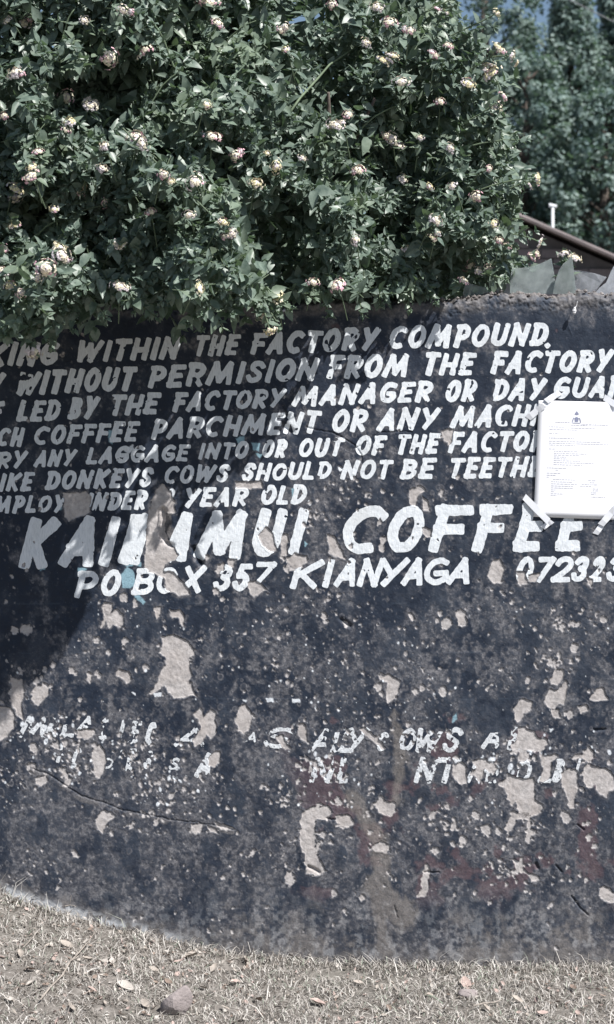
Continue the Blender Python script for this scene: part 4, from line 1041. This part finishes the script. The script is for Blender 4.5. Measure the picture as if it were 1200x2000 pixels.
# ------------------------------------------------------------------ brick building behind
BY = 11.5                                              # depth of its gable
kB = (CD+BY)/CD
BB = empty('brick_building', (W(1005, 1890, BY).x, BY, 0)); tag(BB, 'dark brick building with a low pitched sheet roof behind the wall', 'building')
def bc(name, me, parent=BB):
    o = D.objects.new(name, me); COL.objects.link(o); o.parent = parent; o.matrix_parent_inverse = Matrix.Translation(BB.location).inverted(); return o
ap = W(1002, 432, BY); sl_ = .435; HWB = 3.4; bx = ap.x
def roofz(x): return ap.z - abs(x-bx)*sl_
M_BR = NM('dark_brick'); _i = M_BR.n('ShaderNodeObjectInfo')
c = M_BR.ramp(_i.outputs['Random'], [(0, (0.15, 0.135, 0.143)), (.5, (0.20, 0.178, 0.185)), (1, (0.25, 0.225, 0.23))]); c = M_BR.mix(.35, c, M_BR.ramp(M_BR.noise(25, 5, coord='World'), [(.3, (.13,.115,.12)), (.7, (.27,.24,.24))]))
M_BR.base(c); M_BR.rough(.95, .1); M_BR = M_BR.m
M_MOR = simple('mortar', (0.12, 0.115, 0.12), .95, .1, .2, 15)
m_ = MB(); z0 = roofz(bx-HWB)
poly = [(bx-HWB, BY, -.05), (bx+HWB, BY, -.05), (bx+HWB, BY, z0), (bx, BY, ap.z), (bx-HWB, BY, z0)]
m_.prism(poly, (0, 6, 0)); wallc = bc('wall', m_.mesh('wall', M_MOR))
bh, bw, g = .080, .205, .010
m_ = MB(); m_.box(0, bw, 0, .03, 0, bh); bme = m_.mesh('brick', M_BR); n = 0
row = 0; z = 1.98; stf = MB()
while z < ap.z - bh:
    x = bx - HWB + (row % 2)*(bw+g)/2
    while x < bx + HWB - bw:
        if roofz(x) > z + bh + .02 and roofz(x+bw) > z+bh+.02:
            if .85 < x < 3.25 and z > 2.15 and n < 290:
                o = bc('brick', bme); o.matrix_basis = Matrix.Translation((x + random.uniform(-.003, .003), BY-.018 - random.uniform(0, .006), z)); n += 1
            else: stf.box(x, x+bw, BY-.02, BY+.01, z, z+bh)
        x += bw + g
    z += bh + g; row += 1
z = .02; row = 0
while z < 1.9:
    x = bx - HWB + (row % 2)*(bw+g)/2
    while x < bx + HWB - bw: stf.box(x, x+bw, BY-.02, BY+.01, z, z+bh); x += bw+g
    z += bh+g; row += 1
tag(bc('brickwork', stf.mesh('brickwork', M_BR)), kind='stuff')
print('bricks', n)
M_ROOF = simple('weathered_roof_sheet', (0.17, 0.145, 0.14), .6, .3, .3, 3)
M_RUST = simple('rusty_edge', (0.10, 0.085, 0.085), .8, .2, .3, 8)
for sg in (-1, 1):
    m_ = MB(); nn = 60
    for t in (0, 1):
        pass
    e = HWB + .35; vs = []
    for j in range(nn+1):
        yy = BY - .22 + (6.5)*j/nn; hh = .018*math.sin(j*math.pi/1.0*.98)
        hh = .018 * (1 if j % 2 else -1)
        vs += [(bx, yy, ap.z + .06 + hh), (bx + sg*e, yy, ap.z + .06 - e*sl_ + hh)]
    fs = [(2*j, 2*j+2, 2*j+3, 2*j+1) if sg > 0 else (2*j, 2*j+1, 2*j+3, 2*j+2) for j in range(nn)]
    m_.add(vs, fs); o = bc('roof_sheet', m_.mesh('roof_sheet', M_ROOF)); md = o.modifiers.new('t', 'SOLIDIFY'); md.thickness = .006
    m_ = MB(); a = Vector((bx, BY-.25, ap.z+.02)); b = Vector((bx + sg*e, BY-.25, ap.z+.02 - e*sl_))
    m_.prism([a, a+Vector((0,0,.022)), b+Vector((0,0,.022)), b], (0, .03, 0)); bc('barge_board', m_.mesh('barge_board', M_RUST))
# vent pipe behind the ridge
y = BY + 1.2; a = W(1080, 470, y); b = W(1080, 404, y); q = (CD+y)/CD*S
VP_ = empty('vent_pipe', (a.x, y, 0)); tag(VP_, 'white vent pipe with a T shaped cap rising beside the roof', 'pipe')
M_PIPE = simple('pale_pipe', (0.62, 0.66, 0.68), .6, .3, .1, 10)
m_ = MB(); m_.tube([Vector((0, 0, -.0)), Vector((0, 0, b.z))], 3.6*q*.8, 10); o = child('pipe', m_.mesh('pipe', M_PIPE, True), VP_)
m_ = MB(); m_.tube([Vector((-7.5*q, 0, b.z+3*q)), Vector((-7.0*q, 0, b.z+3*q)), Vector((7.5*q, 0, b.z+.5*q))], [4.2*q, 4.2*q, 3.6*q], 10); child('cap', m_.mesh('cap', M_PIPE, True), VP_)

# ------------------------------------------------------------------ trees
def tree(name, label, cx_px, depth, top_py, rw, lean=0, puffs=330, per=120, base_z=1.0, shape='cone', leaf=.092, puffr=.27):
    bot = W(cx_px, 1890, depth); x0 = bot.x; H = W(cx_px, top_py, depth).z
    root = empty(name, (x0, depth, 0)); tag(root, label, 'tree', 'trees beyond the wall')
    m_ = MB(); tp = [(0, 0, -.1), (.05, 0, H*.3), (-.05+lean*.4, .05, H*.6), (lean, 0, H*.97)]
    m_.tube(tp, [.22, .17, .11, .02], 8); child('trunk', m_.mesh('trunk', M_BARK, True), root)
    rg = np.random.default_rng(int(cx_px*3+depth*10))
    t = rg.random(puffs)**.85; zc = base_z + (H-base_z)*t
    if shape == 'cone': rad = rw*np.clip(1.05 - t, .04, 1)**.75
    else: rad = rw*np.sqrt(np.clip(1 - (2*t-.9)**2*.8, .03, 1))
    an = rg.random(puffs)*2*math.pi; lump = .75 + .45*_vn(an*2.2, zc*1.3, 77)
    rr = rad*lump*np.sqrt(rg.random(puffs)*.55+.45)
    P = np.stack([lean*t + rr*np.cos(an), rr*np.sin(an), zc], -1)
    lm_ = MB()
    for i in range(0, puffs, 6):
        q_ = Vector(P[i]); a_ = Vector((lean*t[i], 0, max(.3, q_.z - .25*rad[i]-.2))); lm_.tube([a_, a_.lerp(q_, .5)+Vector((0,0,.05)), q_], [.035, .02, .006], 4, False)
    child('limbs', lm_.mesh('limbs', M_BARK, True), root)['kind'] = 'stuff'
    pr = puffr*(.6+.8*rg.random(puffs))*np.clip(1.25-t*.6, .5, 1.2)
    u = norm(rg.normal(size=(puffs, per, 3))); q_ = u * (rg.random((puffs, per, 1))**.45) * pr[:, None, None] * np.array([.85, .85, 1.0])
    C_ = (P[:, None, :] + q_).reshape(-1, 3); n_ = norm(u.reshape(-1, 3)*.9 + rg.normal(size=(puffs*per, 3))*.45 + np.array([0, 0, .35])); 
    tv = norm(np.cross(n_, rg.normal(size=n_.shape))); bt = np.cross(n_, tv); s_ = (leaf*(.5+.9*rg.random(len(C_))))[:, None]
    V = np.stack([C_ - tv*s_*.5, C_ + bt*s_*.28, C_ + tv*s_*.5, C_ - bt*s_*.28], 1).reshape(-1, 3)
    Fq = np.arange(len(V)).reshape(-1, 4)
    tag(child('crown', npmesh('crown', V, Fq, mats=[M_TREE]), root))
    return root
tree('evergreen_tree', 'broad blue green tree right behind the bush with its crown out of the frame', 950, 27, -230, 1.25, shape='oval', puffs=430, per=80)
tree('evergreen_tree', 'pointed green tree whose narrow tip stands against the sky', 1118, 26, -30, 1.5, puffs=520, per=80)
tree('evergreen_tree', 'tree at the right edge whose tip leaves the frame', 1225, 29, -110, 1.6, puffs=480, per=80)
tree('evergreen_tree', 'lower green tree standing in front of the gap beside the brick roof', 1030, 24, 110, 1.2, shape='oval', puffs=380, per=80)
tree('evergreen_tree', 'green tree mostly hidden by the bush, left of the others', 800, 29, 40, 1.2, puffs=200, per=70)
tree('evergreen_tree', 'distant green tree filling the dip between the two pointed trees', 1075, 33, 40, 1.9, shape='oval', puffs=360, per=80)
tree('evergreen_tree', 'low green tree above the end of the brick roof', 1185, 23.5, 190, 1.25, shape='oval', puffs=380, per=80)
# overhead cable
m_ = MB(); A = W(980, -70, 16); B = W(1700, 245, 16); pts = [A.lerp(B, i/16) - Vector((0, 0, .12*math.sin(math.pi*i/16))) for i in range(17)]
m_.tube(pts, .006, 5); o = link('overhead_cable', m_.mesh('overhead_cable', simple('grey_cable', (.22, .23, .25)))); tag(o, 'thin overhead cable crossing the sky at the top right corner', 'cable')

# ------------------------------------------------------------------ dry grass and litter
def blades(n, seed):
    rg = np.random.default_rng(seed)
    x = rg.uniform(-1.35, 1.35, n); y = -0.005 - 1.25*rg.random(n)**1.15
    clump = fbm(x*100+400, y*100+400, 6, 301, 3); keep_ = clump + .25*rg.random(n) - .10*np.clip(-x,0,.6) > .45; x, y = x[keep_], y[keep_]; n = len(x)
    z = terr(x, y) - .002
    L = rg.uniform(.010, .034, n) * (1 + 1.0*(rg.random(n) < .05)); an = rg.uniform(0, 6.283, n); lay = rg.uniform(.15, 1.3, n)
    near = y > -.06; lay = np.where(near, lay*.75, lay); L = np.where(near, L*1.45, L)
    d = np.stack([np.cos(an)*lay, np.sin(an)*lay, np.full(n, .55)], -1); d = norm(d)
    a2 = an + rg.normal(0, .8, n); d2 = norm(d + .9*np.stack([np.cos(a2), np.sin(a2), -np.abs(rg.normal(0, .5, n))], -1))
    s = norm(np.cross(d, np.array([0, 0, 1.])+rg.normal(0, .2, (n, 3)))); wd = rg.uniform(.0005, .0014, n)[:, None]
    b = np.stack([x, y, z], -1); m1 = b + d*L[:, None]*.5; t_ = m1 + d2*L[:, None]*.5
    V = np.stack([b - s*wd, b + s*wd, m1 + s*wd*.8, m1 - s*wd*.8, t_], 1); base = np.arange(n)[:, None]*5
    F1 = np.concatenate([base + [0,1,2], base + [0,2,3], base + [3,2,4]], 0)
    cv = rg.random(n)
    return V.reshape(-1, 3), F1, np.repeat(cv, 5)
V, F, cv = blades(98000, 5)
gm = NM('dry_grass'); at = gm.n('ShaderNodeAttribute', attribute_name='shade')
c = gm.ramp(at.outputs['Fac'], [(0, (.12, .105, .09)), (.3, (.26, .24, .218)), (.6, (.41, .387, .357)), (.9, (.59, .57, .535)), (.95, (.27, .29, .24)), (1, (.20, .25, .19))])
gm.base(c); gm.rough(.8, .2)
me = npmesh('dry_grass', V, F, mats=[gm.m]); a_ = me.attributes.new('shade', 'FLOAT', 'POINT'); a_.data.foreach_set('value', cv.astype(np.float32))
tag(link('dry_grass', me), 'short dry straw coloured grass along the foot of the wall', 'grass', kind='stuff')
# litter
def curl_leaf(rr, L, wd, m_=None, mat=0, at_=(0,0,0), rot=None):
    m_ = m_ or MB(); n = 6; vs = []; cu = rr.uniform(.3, 1.4); tw_ = rr.uniform(-.5, .5)
    for i in range(n+1):
        t = i/n; ww = wd*math.sin(math.pi*min(.97, t*.9+.06))**.8; zz = L*.25*cu*(t-.5)**2*2
        for s in (-1, 0, 1): vs.append(Vector((s*ww, (t-.5)*L, zz + abs(s)*ww*(.55+tw_*t) + rr.uniform(-.1, .1)*wd)))
    if rot is not None: vs = [rot @ v for v in vs]
    vs = [v + Vector(at_) for v in vs]
    fs = []
    for i in range(n):
        for j in (0, 1): a = i*3+j; fs.append((a, a+1, a+4, a+3))
    m_.add(vs, fs, mat); return m_
def drymat(name, c1): return simple(name, c1, .8, .2, .28, 60)
DM = [drymat('dry_leaf_tan', (.33, .295, .26)), drymat('dry_leaf_brown', (.23, .18, .15)), drymat('dry_leaf_pale', (.42, .39, .355)), drymat('dry_leaf_pink', (.38, .30, .27))]
lit = MB(); rr = random.Random(3)
for _ in range(5200):
    x = rr.uniform(-1.3, 1.3); y = -.01 - 1.2*rr.random()**1.1
    if x > -.1 and rr.random() < .5: continue
    L = rr.uniform(.005, .016); curl_leaf(rr, L, L*rr.uniform(.12, .38), lit, rr.randrange(4), (x, y, float(terr(x, y)) + rr.uniform(.001, .008)), Matrix.Rotation(rr.uniform(0, 6.3), 3, 'Z') @ Matrix.Rotation(rr.gauss(0, .45), 3, 'X') @ Matrix.Rotation(rr.gauss(0, .5), 3, 'Y'))
tag(link('leaf_litter', lit.mesh('leaf_litter', DM, True)), 'crumbled dry leaves and straw scattered through the grass', 'leaf litter', kind='stuff')
def dry_leaf(px, py, Lpx, ang, mat, label, grp=None, asp=.28):
    p = ground_at(px, py); L = Lpx*S*.8; m_ = curl_leaf(random.Random(int(px)), L, L*asp)
    o = D.objects.new('dry_leaf', m_.mesh('dry_leaf', DM[mat], True)); COL.objects.link(o); o.location = p + Vector((0, 0, .008)); o.rotation_euler = (random.uniform(.1, .5), random.uniform(-.4, .4), R(ang))
    tag(o, label, 'dry leaf', grp); return o
dry_leaf(65,1925,34,-50,2,'palest yellowish dry leaf lying at the lower left of the grass')
dry_leaf(352,1884,28,-80,3,'reddish brown curled dry leaf lying above the grey stone'); dry_leaf(372,1875,40,-70,0,'long tan folded dry leaf beside the reddish curled one')
dry_leaf(418,1897,30,-20,0,'tan dry leaf right of the reddish curled leaf, upright in the grass'); dry_leaf(245,1933,40,60,2,'flat pale dry leaf pair left of the grey stone')
dry_leaf(130,1852,34,70,0,'crumpled tan dry leaf near the wall foot on the left slope'); dry_leaf(285,1968,30,30,0,'curled tan dry leaf immediately left of the grey stone')
dry_leaf(575,1858,30,85,2,'long pale dry leaf lying flat close to the wall foot'); dry_leaf(620,1965,40,60,3,'pinkish dry leaf lying low in the middle foreground'); dry_leaf(910,1930,45,10,3,'wide flat pinkish dry leaf in the grass on the right')
for (px, py, L, a, m_i) in [(40,1870,26,20,0),(170,1880,24,100,0),(90,1930,22,140,1),(140,1975,26,40,0),(220,1885,28,10,2),(300,1900,24,75,0),(460,1925,26,120,3),(480,1880,24,30,0),(505,1960,28,160,1),(20,1960,24,60,2),(700,1925,24,80,0),(760,1975,22,10,1),(840,1950,24,130,0),(1010,1960,28,70,0),(1120,1935,24,20,1),(60,1900,26,150,1),(330,1925,24,45,1),(395,1935,26,100,0),(240,1990,26,130,2),(440,1975,22,70,0),(1060,1985,26,100,3),(950,1975,22,40,0),(180,1940,22,80,3),(110,1905,24,100,0)]:
    dry_leaf(px, py, L, a, m_i, 'small curled dry leaf lying in the straw coloured grass', 'dry leaves in the grass')
# stones
def stone(px, py, sx, sy, sz_, mat, label, seed, rot=0):
    p = ground_at(px, py); import bmesh
    bm = bmesh.new(); bmesh.ops.create_icosphere(bm, subdivisions=3, radius=1.0); rg = random.Random(seed)
    pl_ = [(Vector((rg.gauss(0,1), rg.gauss(0,1), rg.gauss(0,1))).normalized(), rg.uniform(.55, .85)) for _ in range(9)]
    for v in bm.verts:
        c_ = v.co.copy()
        for nn, dd in pl_:
            q_ = c_.dot(nn)
            if q_ > dd: c_ -= nn*(q_-dd)*.92
        v.co = Vector((c_.x*sx, c_.y*sy, c_.z*sz_))
    me = D.meshes.new('stone'); bm.to_mesh(me); bm.free(); me.materials.append(mat)
    o = D.objects.new('stone', me); COL.objects.link(o); o.location = p + Vector((0, 0, sz_*.5)); o.rotation_euler = (.2, rot, .3); tag(o, label, 'stone'); return o
M_ST = simple('pinkish_stone', (.30, .265, .26), .9, .15, .22, 40, .5)
stone(345, 1980, .036, .026, .048, M_ST, 'pinkish grey stone standing in the grass at the bottom of the picture', 4, .25)
stone(915, 1945, .026, .02, .012, M_ST, 'low flat buried stone in the grass on the right', 8)
# twigs
def twig(a, b, r_, label, lift=.012, fork=None):
    A = ground_at(*a) + Vector((0, 0, lift)); B = ground_at(*b) + Vector((0, 0, lift*1.3)); m_ = MB()
    pts = [A.lerp(B, i/6) + Vector((random.gauss(0, .0015), random.gauss(0, .0015), abs(random.gauss(0, .002)))) for i in range(7)]; m_.tube(pts, [r_, r_, r_*.9, r_*.85, r_*.7, r_*.6, r_*.4], 6)
    if fork: m_.tube([pts[3], pts[3] + Vector(fork)], [r_*.6, r_*.3], 5)
    o = D.objects.new('twig', m_.mesh('twig', DM[0], True)); COL.objects.link(o); tag(o, label, 'twig')
twig((78,1965),(190,1832),.0022,'long straight dry twig lying across the grass on the left', fork=(.02, .01, .012))
twig((48,1862),(76,1830),.0012,'short thin dry twig on the left slope of the grass')
twig((125,1770),(150,1765),.001,'fine forked dry twig leaning at the wall foot', .02, (.004, 0, .025))
twig((925,1975),(985,1966),.0018,'short brown twig in the grass on the lower right')
